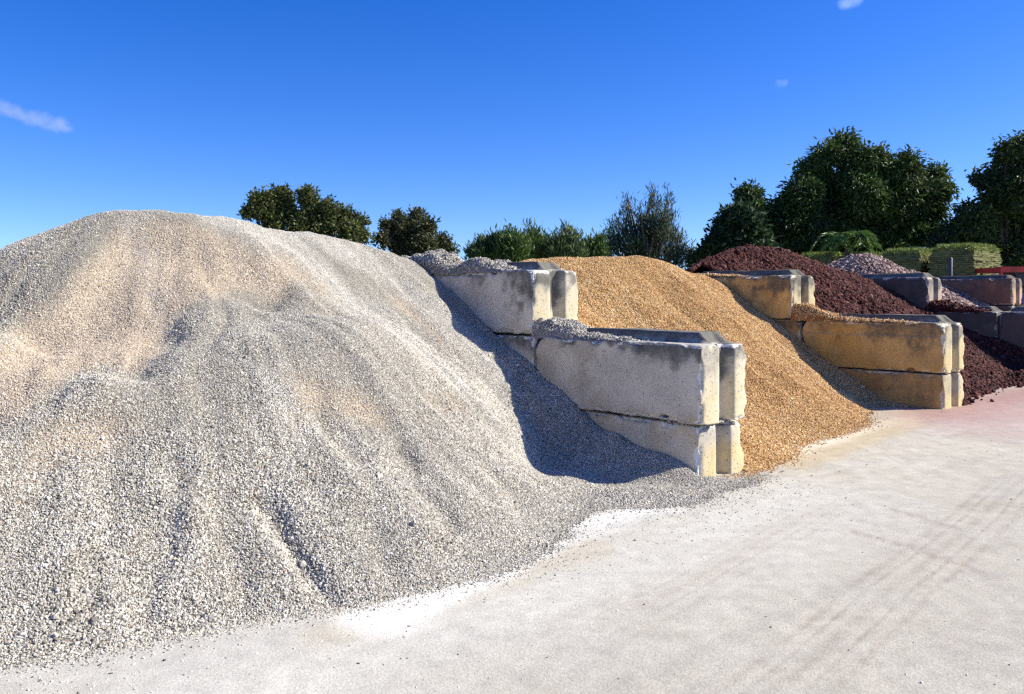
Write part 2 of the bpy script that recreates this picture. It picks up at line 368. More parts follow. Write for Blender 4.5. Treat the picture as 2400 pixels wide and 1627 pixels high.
T = mix(T, [0.17, 0.19, 0.08], sstep(15, 21, GY) * np.ones(GX.shape))          # grass beyond the bays
M_ground = surf_mat("crushed limestone yard", fine=95, amp=0.20, bump=0.4, bscale=120, bdist=0.007, med=0.12, medscale=9, voro=0.10, vscale=110)
def add_tracks(m, tracks):
    """tyre tracks pressed into the yard: ribbed ruts along lines on the ground, darker and a few millimetres deep"""
    n, l = m.node_tree.nodes, m.node_tree.links; b = n['Principled BSDF']; tc_ = N(n, 'ShaderNodeTexCoord'); P_ = tc_.outputs['Object']
    wob = N(n, 'ShaderNodeTexNoise'); wob.inputs['Scale'].default_value = 0.8; l.new(P_, wob.inputs['Vector'])
    brk = N(n, 'ShaderNodeTexNoise'); brk.inputs['Scale'].default_value = 3.0; brk.inputs['Detail'].default_value = 6; l.new(P_, brk.inputs['Vector'])
    def mth(op, x, y):
        q = N(n, 'ShaderNodeMath', operation=op)
        for i, v in enumerate((x, y)):
            if isinstance(v, (int, float)): q.inputs[i].default_value = v
            else: l.new(v, q.inputs[i])
        return q.outputs[0]
    tot = None
    for (x0, y0), (x1, y1), k_, lanes in tracks:
        d = np.array([x1 - x0, y1 - y0]); L = np.linalg.norm(d); d /= L; nn = np.array([d[1], -d[0]])
        def dot(v):
            q = N(n, 'ShaderNodeVectorMath', operation='DOT_PRODUCT'); l.new(P_, q.inputs[0]); q.inputs[1].default_value = (v[0], v[1], 0); return q.outputs['Value']
        off = mth('ADD', mth('SUBTRACT', dot(nn), float(nn @ [x0, y0])), mth('MULTIPLY', mth('SUBTRACT', wob.outputs['Fac'], 0.5), 0.10)); al = mth('SUBTRACT', dot(d), float(d @ [x0, y0]))
        rib = mth('ADD', 0.8, mth('MULTIPLY', mth('SINE', mth('ADD', mth('MULTIPLY', al, 58.0), mth('MULTIPLY', mth('ABSOLUTE', off, 0), 60.0)), 0), 0.2))
        s_ = None
        for o_, w_ in lanes:
            g = mth('POWER', mth('DIVIDE', mth('SUBTRACT', off, o_), w_), 2.0) if False else mth('MULTIPLY', mth('DIVIDE', mth('SUBTRACT', off, o_), w_), mth('DIVIDE', mth('SUBTRACT', off, o_), w_))
            g = mth('EXPONENT', mth('MULTIPLY', g, -1.0), 0); s_ = g if s_ is None else mth('MAXIMUM', s_, g)
        e = N(n, 'ShaderNodeMapRange', interpolation_type='SMOOTHSTEP'); l.new(al, e.inputs['Value']); e.inputs['From Min'].default_value = -0.8; e.inputs['From Max'].default_value = 0.3
        e2 = N(n, 'ShaderNodeMapRange', interpolation_type='SMOOTHSTEP'); l.new(al, e2.inputs['Value']); e2.inputs['From Min'].default_value = L + 1.0; e2.inputs['From Max'].default_value = L - 0.6
        v = mth('MULTIPLY', mth('MULTIPLY', s_, rib), mth('MULTIPLY', mth('MULTIPLY', e.outputs[0], e2.outputs[0]), k_)); tot = v if tot is None else mth('MAXIMUM', tot, v)
    bk = N(n, 'ShaderNodeMapRange'); l.new(brk.outputs['Fac'], bk.inputs['Value']); bk.inputs['From Min'].default_value = 0.35; bk.inputs['From Max'].default_value = 0.62; bk.inputs['To Min'].default_value = 0.15; tot = mth('MULTIPLY', tot, bk.outputs[0])
    src = b.inputs['Base Color'].links[0].from_socket; mx = N(n, 'ShaderNodeMix', data_type='RGBA', blend_type='MULTIPLY'); l.new(tot, mx.inputs['Factor']); l.new(src, mx.inputs['A']); mx.inputs['B'].default_value = (0.70, 0.63, 0.56, 1); l.new(mx.outputs['Result'], b.inputs['Base Color'])
    bp = N(n, 'ShaderNodeBump'); bp.inputs['Distance'].default_value = 0.008; bp.inputs['Strength'].default_value = 0.35; bp.invert = True; l.new(tot, bp.inputs['Height']); l.new(b.inputs['Normal'].links[0].from_socket, bp.inputs['Normal']); l.new(bp.outputs[0], b.inputs['Normal'])
LN = [(-0.17, 0.022), (-0.10, 0.014), (-0.02, 0.028), (0.06, 0.014), (0.14, 0.022)]
add_tracks(M_ground, [((1.0, 3.0), (3.7, 6.1), 0.6, LN), (on_ground(1430, 1470), on_ground(1960, 1175), 0.3, LN), (on_ground(1970, 1236), on_ground(2330, 1350), 0.25, [(0, 0.03), (0.12, 0.02)]), (on_ground(2085, 1193), on_ground(2290, 1245), 0.25, [(0, 0.03)]), (on_ground(2000, 1560), on_ground(2420, 1330), 0.2, LN)])
na_, nr_ = GX.shape; gi_ = np.arange(na_ * nr_).reshape(na_, nr_)
GF = np.stack([gi_[:-1, :-1], gi_[1:, :-1], gi_[1:, 1:], gi_[:-1, 1:]], -1).reshape(-1, 4)
ground = mesh_obj("ground", np.stack([GX, GY, GZ], -1).reshape(-1, 3), GF, M_ground, col=T.reshape(-1, 3)); tag(ground, kind='structure')

# ------------------------------------------------------------------ concrete blocks
def grid_lines(L, step, extra=()):
    v = list(np.linspace(0, L, max(2, int(round(L / step)) + 1)))
    for c, w, s in extra: v += list(np.arange(c - w, c + w + 1e-6, s))
    v = np.array(sorted(x for x in v if -1e-9 <= x <= L + 1e-9)); keep = [v[0]]
    for x in v[1:]:
        if x - keep[-1] > 0.004: keep.append(x)
    keep[-1] = L; return np.array(keep)
def trap(t, half, edge): return np.clip((half + edge - np.abs(t)) / edge, 0, 1)
def block_mesh(name, seed, style, mat, step=0.024, notch=None, ridge=0.085, wear=1.0, L=BL - 0.015, h=BH - 0.012):
    w = BW
    ex = [(notch, 0.09, 0.009)] if notch else []
    xs = grid_lines(L, step, ex + [(0.02, 0.03, 0.008)]); ys = grid_lines(w, step * 0.8); zs = grid_lines(h, step, [(0.03, 0.04, 0.009)] if notch else [])
    Vs, Fs, off = [], [], 0
    def face(u, v, fn, flip):
        nonlocal off
        U, Vv = np.meshgrid(u, v, indexing='ij'); P = fn(U, Vv).reshape(-1, 3); i = np.arange(U.size).reshape(U.shape) + off
        q = np.stack([i[:-1, :-1], i[1:, :-1], i[1:, 1:], i[:-1, 1:]], -1).reshape(-1, 4)
        Vs.append(P); Fs.append(q[:, ::-1] if flip else q); off += U.size
    st = lambda *c: np.stack(np.broadcast_arrays(*c), -1)
    face(xs, ys, lambda u, v: st(u, v, np.zeros_like(u)), True); face(xs, ys, lambda u, v: st(u, v, np.full_like(u, h)), False)
    face(xs, zs, lambda u, v: st(u, np.zeros_like(u), v), False); face(xs, zs, lambda u, v: st(u, np.full_like(u, w), v), True)
    face(ys, zs, lambda u, v: st(np.zeros_like(u), u, v), True); face(ys, zs, lambda u, v: st(np.full_like(u, L), u, v), False)
    P = np.vstack(Vs); Q = np.vstack(Fs)
    key = np.round(P * 2000).astype(np.int64); _, first, inv = np.unique(key, axis=0, return_index=True, return_inverse=True); inv = inv.ravel()
    P = P[first]; Q = inv[Q]
    dims = np.array([L, w, h]); rad = 0.010
    # distance to the nearest two faces: edge factor
    dl = np.minimum(P, dims - P); ds = np.sort(dl, 1); edge = np.exp(-(ds[:, 1] / 0.030) ** 2); corner = np.exp(-(ds[:, 2] / 0.06) ** 2) * edge
    nrm = np.where(dl < 1e-6, np.where(P < dims / 2, -1.0, 1.0), 0.0)
    orig, on = P.copy(), nrm.copy()
    inner = np.clip(P, rad, dims - rad); dv = P - inner; ln = np.linalg.norm(dv, axis=1, keepdims=True); P = inner + dv / np.maximum(ln, 1e-9) * np.minimum(ln, rad)
    nn_ = dv / np.maximum(ln, 1e-9)
    S = orig + seed * 3.7
    chip = edge * np.clip(fbm3(S, 9, 4, 1) - 0.44, 0, 1) * 0.26 + corner * np.clip(fbm3(S, 4, 2, 5) - 0.35, 0, 1) * 0.26
    P = P - nn_ * (chip * wear + 0.006 * (fbm3(S, 5, 3, 2) - 0.5) + 0.004 * (fbm3(S, 16, 2, 3) - 0.5))[:, None]
    # keyway in both ends, tongue on the top
    gv = trap(orig[:, 1] - w * 0.54, 0.065, 0.03) * (1 + 0.25 * (fbm3(S, 4, 2, 8) - 0.5))
    P[:, 0] += 0.08 * gv * np.clip(1 - orig[:, 0] / 0.25, 0, 1); P[:, 0] -= 0.08 * gv * np.clip(1 - (L - orig[:, 0]) / 0.25, 0, 1)
    rv = trap(orig[:, 1] - w * 0.56, 0.10, 0.028) * trap(orig[:, 0] - L / 2, L / 2 - 0.17, 0.11)
    P[:, 2] += ridge * rv * np.clip((orig[:, 2] - (h - 0.15)) / 0.15, 0, 1) * (1 + 0.3 * (fbm3(S, 3, 2, 4) - 0.5))
    if notch:
        nd = np.hypot((orig[:, 0] - notch) / 0.06, (orig[:, 2]) / 0.05)
        P[:, 1] += 0.09 * sstep(1.1, 0.75, nd) * (orig[:, 1] < 1e-6)
    # ---- colour: concrete tone, dust of the bay, dark weathering from the top, painted tongue shade, chipped edges
    zt = orig[:, 2] / h; left = (on[:, 1] < 0); endf = (on[:, 0] < 0) & ~left; top = (on[:, 2] > 0)
    n1, n2, n3 = [np.clip((v_ - 0.5) * 2.1 + 0.5, 0, 1) for v_ in (fbm3(S, 2.2, 4, 11), fbm3(S, 6, 4, 12), fbm3(S * np.array([1, 1, 0.25]), 7, 3, 13))]
    c = np.zeros((len(P), 3)) + np.array(style['conc'])
    c = mix(c, np.array(style['conc']) * 0.72, sstep(0.4, 0.7, n2) * 0.5)
    c = mix(c, style['left'], left * (0.86 + 0.14 * n1)); c = mix(c, style['left2'], left * sstep(0.42, 0.7, n1 + 0.25 * (n2 - 0.5)) * style.get('left2k', 0.7))
    c = mix(c, style['end'], endf * sstep(1.05, 0.25, zt + 0.5 * (n2 - 0.5)) * 0.9)
    zn = zt + 0.30 * (n3 - 0.5) + 0.16 * (n2 - 0.5)
    band = sstep(1.0 - style['dark_h'] * 0.6, 1.02, zn) * 0.8
    blob = sstep(1.0, 0.1, np.hypot(orig[:, 0] / (L * style.get('dark_len', 0.5)), (1 - zt) / (style['dark_h'] * 2.2)) + 0.7 * (n2 - 0.5) + 0.4 * (n1 - 0.5))
    dk = np.where(left, np.maximum(band, blob) * style['dark'], 0.25 * band)
    dk = np.where(endf, sstep(0.42, 0.98, zt + 0.45 * (n2 - 0.5) + 0.35 * (n1 - 0.5)) * style['dark'] * 0.95, dk); dk = np.where(top, style['dark'] * (0.3 + 0.6 * sstep(0.35, 0.65, n2)), dk)
    dk = np.maximum(dk, gv * endf * sstep(0.25, 0.7, zt + 0.5 * (n2 - 0.5)) * style['dark'])
    dk = np.maximum(dk, (top & (rv > 0.05)) * 0.88)  # tongue coloured dark all over, standing in for its shaded left side
    seep = sstep(0.60, 0.75, fbm3(orig * np.array([1, 1, 0.12]) + seed, 9, 3, 31)) * left * 0.35 * style['dark']
    dk = np.maximum(dk, seep * sstep(0.2, 0.9, zt))
    if style.get('line'):                                                                  # a tide line of pale scale along the face
        c = mix(c, (0.30, 0.27, 0.20), left * np.exp(-((orig[:, 2] - 0.72 * h - 0.02 * (n2 - 0.5)) / 0.012) ** 2) * sstep(0.3, 0.6, n2) * 0.8)
    ck = np.maximum(np.clip(chip * wear / 0.012, 0, 1), 0.30 * edge * (endf | left)) * (0.35 + 0.65 * n2)
    c = c * (0.88 + 0.22 * n2[:, None])
    return P, Q, c, np.clip(dk, 0, 1), np.clip(ck, 0, 1) * ~(top & (rv > 0.05))
def conc_mat(name):
    m, n, l, b = new_mat(name); tc_ = N(n, 'ShaderNodeTexCoord')
    def noise(sc, det, rg=0.6):
        q = N(n, 'ShaderNodeTexNoise'); q.inputs['Scale'].default_value = sc; q.inputs['Detail'].default_value = det; q.inputs['Roughness'].default_value = rg; l.new(tc_.outputs['Object'], q.inputs['Vector']); return q.outputs['Fac']
    def mr(v, a, c, x, y, sm=False):
        q = N(n, 'ShaderNodeMapRange'); q.interpolation_type = 'SMOOTHSTEP' if sm else 'LINEAR'; l.new(v, q.inputs['Value'])
        for k_, z_ in zip(('From Min', 'From Max', 'To Min', 'To Max'), (a, c, x, y)): q.inputs[k_].default_value = z_
        return q.outputs[0]
    def mth(op, x, y):
        q = N(n, 'ShaderNodeMath', operation=op)
        for i, v in enumerate((x, y)):
            if isinstance(v, (int, float)): q.inputs[i].default_value = v
            else: l.new(v, q.inputs[i])
        return q.outputs[0]
    def mixc(f, a, c):
        q = N(n, 'ShaderNodeMix', data_type='RGBA'); l.new(f, q.inputs['Factor']); l.new(a, q.inputs['A'])
        if isinstance(c, tuple): q.inputs['B'].default_value = (*c, 1)
        else: l.new(c, q.inputs['B'])
        return q.outputs['Result']
    tint = N(n, 'ShaderNodeAttribute', attribute_name='tint').outputs['Color']; gr = N(n, 'ShaderNodeAttribute', attribute_name='grime_shade').outputs['Fac']; ch = N(n, 'ShaderNodeAttribute', attribute_name='chip').outputs['Fac']
    f1, f2, f3 = noise(9, 9, 0.72), noise(34, 7, 0.7), noise(3.2, 6, 0.65)
    base = N(n, 'ShaderNodeVectorMath', operation='SCALE'); l.new(tint, base.inputs[0]); l.new(mth('MULTIPLY', mr(f2, 0.3, 0.7, 0.84, 1.10), mr(f3, 0.3, 0.7, 0.84, 1.12)), base.inputs['Scale'])
    c = base.outputs[0]
    g1 = mth('ADD', gr, mth('MULTIPLY', mth('SUBTRACT', f1, 0.5), 1.5)); g1 = mth('ADD', g1, mth('MULTIPLY', mth('SUBTRACT', f2, 0.5), 0.5))
    c = mixc(mth('MULTIPLY', mr(g1, 0.12, 1.0, 0, 0.88, True), mr(gr, 0.02, 0.25, 0, 1)), c, (0.075, 0.072, 0.064))
    cs = mth('ADD', ch, mth('MULTIPLY', mth('SUBTRACT', f2, 0.5), 1.4)); c = mixc(mth('MULTIPLY', mr(cs, 0.45, 0.62, 0, 0.9), mr(ch, 0.05, 0.2, 0, 1)), c, N(n, 'ShaderNodeAttribute', attribute_name='chipcol').outputs['Color'])
    vo = N(n, 'ShaderNodeTexVoronoi'); vo.inputs['Scale'].default_value = 34; l.new(tc_.outputs['Object'], vo.inputs['Vector']); sp = N(n, 'ShaderNodeSeparateColor'); l.new(vo.outputs['Color'], sp.inputs[0])
    pit = mth('MULTIPLY', mr(vo.outputs['Distance'], 0.16, 0.26, 1, 0, True), mr(sp.outputs[0], 0.80, 0.82, 0, 1))
    c = mixc(mth('MULTIPLY', pit, 0.65), c, (0.09, 0.08, 0.065))
    l.new(c, b.inputs['Base Color']); b.inputs['Roughness'].default_value = 0.9; b.inputs['Specular IOR Level'].default_value = 0.2
    hgt = mth('SUBTRACT', mth('ADD', mth('MULTIPLY', f2, 0.5), mth('MULTIPLY', noise(110, 4), 0.3)), mth('MULTIPLY', pit, 0.6))
    bp = N(n, 'ShaderNodeBump'); bp.inputs['Strength'].default_value = 0.45; bp.inputs['Distance'].default_value = 0.012; l.new(hgt, bp.inputs['Height']); l.new(bp.outputs[0], b.inputs['Normal'])
    return m
M_conc = conc_mat("weathered cast concrete")
ST_A = dict(conc=(0.50, 0.465, 0.40), left=(0.69, 0.62, 0.52), left2=(0.53, 0.455, 0.36), end=(0.60, 0.50, 0.32), dark=0.92, dark_h=0.38, dark_len=0.42, chip=(0.68, 0.66, 0.63), left2k=0.6)
ST_A2 = dict(ST_A, left=(0.58, 0.515, 0.425), left2=(0.39, 0.325, 0.245), dark=0.88, dark_h=0.16, dark_len=0.5)
ST_A1 = dict(ST_A, left=(0.60, 0.53, 0.42), left2=(0.48, 0.385, 0.255), end=(0.68, 0.51, 0.24), dark=0.35, dark_h=0.12, dark_len=0.4)
ST_B = dict(conc=(0.42, 0.38, 0.29), left=(0.62, 0.405, 0.14), left2=(0.51, 0.31, 0.095), end=(0.58, 0.46, 0.24), dark=0.85, dark_h=0.42, dark_len=0.75, chip=(0.60, 0.54, 0.42))
ST_B2 = dict(ST_B, left=(0.58, 0.37, 0.12), left2=(0.46, 0.275, 0.08), dark=0.72, dark_h=0.30, dark_len=1.6, line=True)
ST_B1 = dict(ST_B, left=(0.55, 0.34, 0.11), left2=(0.37, 0.22, 0.08), dark=0.45, dark_h=0.35, dark_len=1.3, end=(0.62, 0.48, 0.24))
ST_C = dict(conc=(0.30, 0.27, 0.24), left=(0.125, 0.100, 0.076), left2=(0.17, 0.115, 0.085), end=(0.46, 0.34, 0.26), dark=0.75, dark_h=0.5, dark_len=1.2, chip=(0.45, 0.38, 0.32))
ST_D = dict(conc=(0.28, 0.22, 0.18), left=(0.20, 0.095, 0.060), left2=(0.24, 0.125, 0.085), end=(0.56, 0.36, 0.22), dark=0.75, dark_h=0.3, dark_len=1.4, chip=(0.45, 0.36, 0.3))
YAW = math.atan2(DB[1], DB[0])
def block(a, rr, row, style, seed, label, group, notch=None, lift=0.0, yaw=0.0, da=0.0, dr=0.0, step=0.024, ridge=0.085, wear=1.0):
    P, Q, c, gm, ck = block_mesh("concrete_block", seed, style, M_conc, step, notch, ridge, wear)
    P = P.copy(); P[:, 1] *= -1; Q = Q[:, ::-1]                       # local y runs to the left of local x (= back)
    zb = -0.19 + float(ground_z(rr)) + BH * (row - 1) + lift
    x, y = to_world(a + da, rr + dr)
    o = mesh_obj("concrete_block", P, Q, M_conc, col=c, loc=(x, y, zb), attrs={'grime_shade': gm, 'chip': ck})
    cc_ = np.ones((len(P), 4), np.float32); cc_[:, :3] = style['chip']; o.data.attributes.new('chipcol', 'FLOAT_COLOR', 'POINT').data.foreach_set('color', cc_.ravel())
    o.rotation_euler = (0, 0, YAW + yaw)
    return tag(o, label, 'concrete block', group)
GA_, GB_, GC_, GD_ = "blocks of the whitish wall beside the grey gravel", "blocks of the ochre stained wall beside the orange gravel", "blocks of the dark wall beside the red rock", "blocks of the reddish brown far wall"
A3 = 1.87
block(A3, RA, 3, ST_A, 1.1, "whitish concrete block topping the near wall, black stained front corner", GA_, notch=0.42)
block(A3 + BL + 0.004, RA, 3, ST_A, 2.3, "whitish block half buried in grey gravel at the back of the near wall's top row", GA_)
block(0, RA, 2, ST_A2, 3.7, "big pale grey block of the near wall, resting on its cream lowest block", GA_, notch=0.36, da=-0.02, dr=-0.015)
block(BL + 0.006, RA, 2, ST_A2, 4.9, "sliver of whitish block showing below the near wall's top block", GA_, notch=0.40)
block(0, RA, 1, ST_A1, 5.2, "cream lowest block at the near wall's front end, sunk in grey gravel", GA_, da=0.035, dr=0.02, yaw=0.006)
B_F = 0.43
block(B_F + 1.98, RB, 3, ST_B, 6.4, "ochre stained block on top of the middle wall between orange and red heaps", GB_, notch=0.47)
block(B_F, RB, 2, ST_B2, 7.6, "long ochre block in the middle wall with dark streaks and a pale line along it", GB_, notch=0.40)
block(B_F + BL + 0.012, RB, 2, ST_B2, 8.8, "ochre sliver of block under the middle wall's top block, next to the open joint", GB_)
block(B_F, RB, 1, ST_B1, 9.3, "ochre lowest block at the front end of the middle wall, standing in dark orange gravel", GB_, da=0.012, dr=0.01)
C_F = -0.10
block(2.9, RC, 3, ST_C, 10.5, "dark grey block with a pinkish end rising out of the red rock heap", GC_, step=0.03)
block(C_F + BL + 0.01, RC, 2, ST_C, 11.7, "dark block topped with spilled red rock, behind the middle wall's front end", GC_, step=0.03)
block(C_F, RC, 2, ST_C, 12.1, "blackish block cut by the right edge of the photo, above a red rock slope", GC_, step=0.03)
block(C_F + 0.05, RC, 1, dict(ST_C, left=(0.20, 0.18, 0.16)), 13.9, "lowest grey block at the right edge, mostly under red rock", GC_, step=0.03)
block(3.3, RD, 3, ST_D, 14.2, "reddish brown block with a bright tan end under the red steel frame", GD_, notch=0.5, step=0.035)
block(3.3 + BL + 0.01, RD, 3, ST_D, 15.8, "reddish brown block behind the pinkish gravel, left of the tan ended one", GD_, step=0.035)
block(3.3 - BL - 0.01, RD, 2, ST_D, 16.2, "brownish far block seen low behind the dark wall's flat top", GD_, step=0.035)
block(3.3, RD, 2, ST_D, 17.2, "brownish block carrying the tan ended block of the far wall", GD_, step=0.035)

# ------------------------------------------------------------------ the heaps of gravel and rock
M_grey = surf_mat("limestone gravel bed", fine=140, amp=0.45, bump=0.9, bscale=150, bdist=0.012, voro=0.35, vscale=95)
M_orange = surf_mat("orange gravel bed", fine=90, amp=0.4, bump=0.9, bscale=110, bdist=0.014, voro=0.4, vscale=70)
M_red = surf_mat("red lava rock bed", fine=40, amp=0.5, bump=1.0, bscale=45, bdist=0.03, voro=0.4, vscale=30)
M_pink = surf_mat("pinkish gravel bed", fine=40, amp=0.5, bump=1.0, bscale=45, bdist=0.03, voro=0.4, vscale=32)
S_grey = stone_mat("limestone chips", [(0.0, (0.03, 0.026, 0.021)), (0.20, (0.125, 0.11, 0.09)), (0.42, (0.31, 0.28, 0.23)), (0.78, (0.56, 0.52, 0.445)), (0.965, (0.70, 0.665, 0.59)), (0.975, (0.46, 0.30, 0.19)), (0.988, (0.34, 0.13, 0.10)), (1.0, (0.52, 0.38, 0.22))])
S_orange = stone_mat("orange chips", [(0.0, (0.12, 0.05, 0.018)), (0.18, (0.34, 0.17, 0.06)), (0.5, (0.56, 0.345, 0.145)), (0.82, (0.66, 0.46, 0.22)), (1.0, (0.80, 0.69, 0.50))])
S_red = stone_mat("lava rocks", [(0.0, (0.020, 0.007, 0.006)), (0.4, (0.070, 0.015, 0.011)), (0.8, (0.115, 0.030, 0.021)), (1.0, (0.22, 0.11, 0.09))], 0.9)
S_pink = stone_mat("pinkish stones", [(0.0, (0.09, 0.055, 0.045)), (0.4, (0.26, 0.165, 0.135)), (0.75, (0.40, 0.285, 0.235)), (1.0, (0.56, 0.46, 0.40))])

def sc_pts(pts, x0, y0, k): return [(x0 + x * k, y0 + y * k) for x, y in pts]
# grey heap
wallA = [(1645, 1138), (1622, 1098), (1613, 1083), (1579, 1057), (1546, 1046), (1485, 1028), (1424, 994), (1378, 967), (1332, 935), (1287, 894), (1253, 851), (1176, 783), (1118, 730), (1062, 682), (1042, 670), (1014, 651), (985, 628), (965, 611)]
sk = [crest([(-160, 650, 5.7), (0, 583, 5.95), (150, 511, 6.1), (255, 471, 6.2), (400, 475, 6.35)], 0.655),
      crest([(400, 475, 6.35), (440, 476, 6.42)], 0.70), crest([(440, 476, 6.42), (530, 480, 6.6)], 0.75), crest([(530, 480, 6.6), (600, 497, 6.85)], 0.76),
      crest([(600, 503, 6.85), (700, 520, 7.3), (800, 543, 7.85), (870, 565, 8.3), (930, 586, 8.8), (962, 600, 9.15)], 0.80),
      contact(wallA, RA, 0.60, -0.01),
      sample_line([(4.0, -0.1, 1.75, 0.66), (5.2, -0.3, 1.75, 0.66)]),
      sample_line([(0.25, -1.0, 0.07, 0.4), (0.10, -0.75, 0.08, 0.38), (0.02, -0.45, 0.07, 0.34), (-0.06, -0.18, 0.0, 0.3), (-0.10, 0.18, 0.0, 0.3), (-0.06, 0.36, 0.0, 0.3)])]
def gshape(A, R, Z):
    # the loader has bitten a steep hollow under the crest; slumped cones lie at its foot
    px, py = project(*to_world(A, R), Z)
    X, Y = to_world(A, R); P = np.hypot(A - 2.75, R + 3.35)
    cut = np.exp(-((Z - 1.42) / 0.18) ** 2) * sstep(-5.6, -4.6, R) * sstep(-1.1, -1.9, R) * (A < 3.3)
    Z = Z - 0.13 * cut + 0.10 * np.exp(-((Z - 0.95) / 0.25) ** 2) * sstep(-5.6, -4.6, R) * sstep(-0.8, -1.9, R)
    Z = Z - 0.17 * np.exp(-(((X - 0.30) / 0.42) ** 2 + ((Y - 6.25) / 0.55) ** 2)) * sstep(0.02, 0.3, Z)
    px, py = project(*to_world(A, R), Z + ground_z(R)); n_ = fbm2(A, R, 5, 3, 90) - 0.5
    for ln, wd, dp in GULLY: Z = Z - 1.0 * dp * (0.4 + 1.1 * fbm2(A, R, 3, 2, wd)) * np.exp(-((polydist(px + 55 * n_, py + 30 * n_, ln)) / (1.7 * wd)) ** 2)
    Z = Z + 0.055 * (fbm2(A, R, 1.1, 2, 301) - 0.5) * 2 * sstep(0.25, 0.8, Z) * sstep(Z.max(), Z.max() - 0.4, Z)
    rec = sum(k_ * inside(px + 26 * (fbm2(A, R, 6, 3, 61) - 0.5) * 2, py + 22 * (fbm2(A, R, 6, 3, 62) - 0.5) * 2, p_) for p_, k_ in zip(tanpoly, (0.13, 0.06, 0.05, 0.05, 0.075, 0.05)))
    Z = Z - blur(rec.astype(float), 2.6) * (0.7 + 0.6 * fbm2(A, R, 2.5, 3, 64)) * sstep(Z.max(), Z.max() - 0.25, Z)
    return Z
GULLY = [([(625, 1150), (680, 1250), (720, 1320), (765, 1400)], 17, 0.06), ([(405, 1060), (398, 1180), (360, 1320), (345, 1440)], 22, 0.032), ([(930, 1030), (1000, 1150), (1050, 1230)], 15, 0.05), ([(1150, 1090), (1210, 1160), (1245, 1205)], 12, 0.045),
         ([(745, 900), (760, 960), (840, 1060)], 16, 0.04), ([(900, 640), (1010, 760), (1130, 860), (1190, 940)], 16, 0.045), ([(270, 1180), (230, 1300), (220, 1400)], 20, 0.03), ([(520, 1150), (540, 1280), (560, 1400)], 22, 0.03), ([(640, 580), (720, 660), (790, 740)], 14, 0.03), ([(860, 1180), (900, 1290), (930, 1370)], 18, 0.035)]
k1 = 0.3428
tanpoly = [sc_pts([(880, 205), (1300, 230), (1500, 300), (1700, 330), (1950, 480), (2010, 560), (1940, 700), (1850, 700), (1600, 640), (1400, 690), (1260, 720), (1200, 880), (1140, 950), (1050, 1090), (960, 1190), (880, 1200), (780, 1130), (700, 1130), (560, 1190), (440, 1260), (350, 1370), (200, 1480), (120, 1600), (-200, 1750), (-400, 1300), (0, 1000), (100, 900), (150, 760), (330, 770), (470, 640), (440, 600), (560, 480), (700, 400), (780, 260)], 0, 460, k1),
           sc_pts([(150, 330), (230, 0), (480, -40), (850, -10), (760, 90), (560, 190), (350, 140), (300, 240)], 0, 1000, 0.398),
           sc_pts([(560, 320), (700, 300), (900, 470), (1010, 560), (900, 560), (760, 430), (730, 450), (660, 560), (560, 520)], 400, 480, 0.3937),
           sc_pts([(1300, 560), (1350, 540), (1500, 680), (1680, 860), (1640, 900), (1450, 720)], 400, 480, 0.3937),
           sc_pts([(720, 1020), (850, 1040), (1000, 1090), (1200, 1160), (1310, 1280), (1200, 1340), (1050, 1320), (900, 1220), (780, 1240), (740, 1400), (690, 1330), (720, 1250), (770, 1150)], 400, 480, 0.3937),
           sc_pts([(1450, 1090), (1650, 1140), (1760, 1240), (1650, 1260), (1500, 1170)], 400, 480, 0.3937)]
gh = build_heap(-1.7, 5.4, -7.6, 0.95, 0.028, sk, clip=lambda A, R: ~((R > 0.012) & (A > 0.0)) & ~((R > 0.55) & (A > -0.05)), seed=1.0, rill=0.021, rough=0.035, shape=gshape)
jx = gh.PX + 26 * (fbm2(gh.A, gh.R, 6, 3, 61) - 0.5) * 2; jy = gh.PY + 22 * (fbm2(gh.A, gh.R, 6, 3, 62) - 0.5) * 2
tan = np.zeros(gh.A.shape); kk = [1.0, 0.92, 0.85, 0.85, 0.95, 0.85]
for p_, k_ in zip(tanpoly, kk): tan = np.maximum(tan, inside(jx, jy, p_) * k_)
tan = blur(tan, 1.6)
tan = np.maximum(tan, sstep(0.9, 2.2, gh.streak2 + 0.3 * gh.streak) * 0.5)
wband = np.maximum(np.exp(-(polydist(jx, jy, [(500, 505), (640, 560), (870, 750), (1010, 850), (1150, 930), (1230, 1060)]) / 34) ** 2), np.exp(-(polydist(jx, jy, [(620, 515), (760, 560), (930, 660), (1060, 760), (1180, 880)]) / 26) ** 2))
wband = np.maximum(wband, 0.8 * np.exp(-(polydist(jx, jy, [(305, 535), (350, 640), (380, 760)]) / 26) ** 2)); wband = np.maximum(wband, 0.7 * np.exp(-(polydist(jx, jy, [(640, 905), (670, 960), (690, 1010)]) / 40) ** 2))
Tg = np.zeros(gh.A.shape + (3,)) + np.array([0.23, 0.205, 0.165])
Tg = mix(Tg, [0.17, 0.15, 0.12], sstep(0.2, 1.6, gh.streak) * 0.7)
Tg = mix(Tg, [0.545, 0.455, 0.345], tan * 0.97); Tg = Tg * (0.82 + 0.36 * fbm2(gh.A, gh.R, 9, 4, 88))[..., None]; Tg = mix(Tg, [0.50, 0.475, 0.43], wband * 0.7)
grey_heap, gc = heap_mesh("gravel_heap", gh, Tg, M_grey); tag(grey_heap, "huge heap of pale grey limestone gravel with tan dusty patches filling the left half", "gravel heap")
hz = sstep(1.9, 0.2, gh.Zl); wgt = (1 - 0.985 * tan) * (0.75 + 0.5 * sstep(-1, 1.5, gh.streak))
szf = 0.72 + 0.56 * fbm2(gh.A, gh.R, 1.6, 3, 33) + 0.10 * np.clip(gh.streak, -1.5, 1.5)
P, Nn, ia, ir = pick(gh, 800000, wgt / szf ** 1.4)
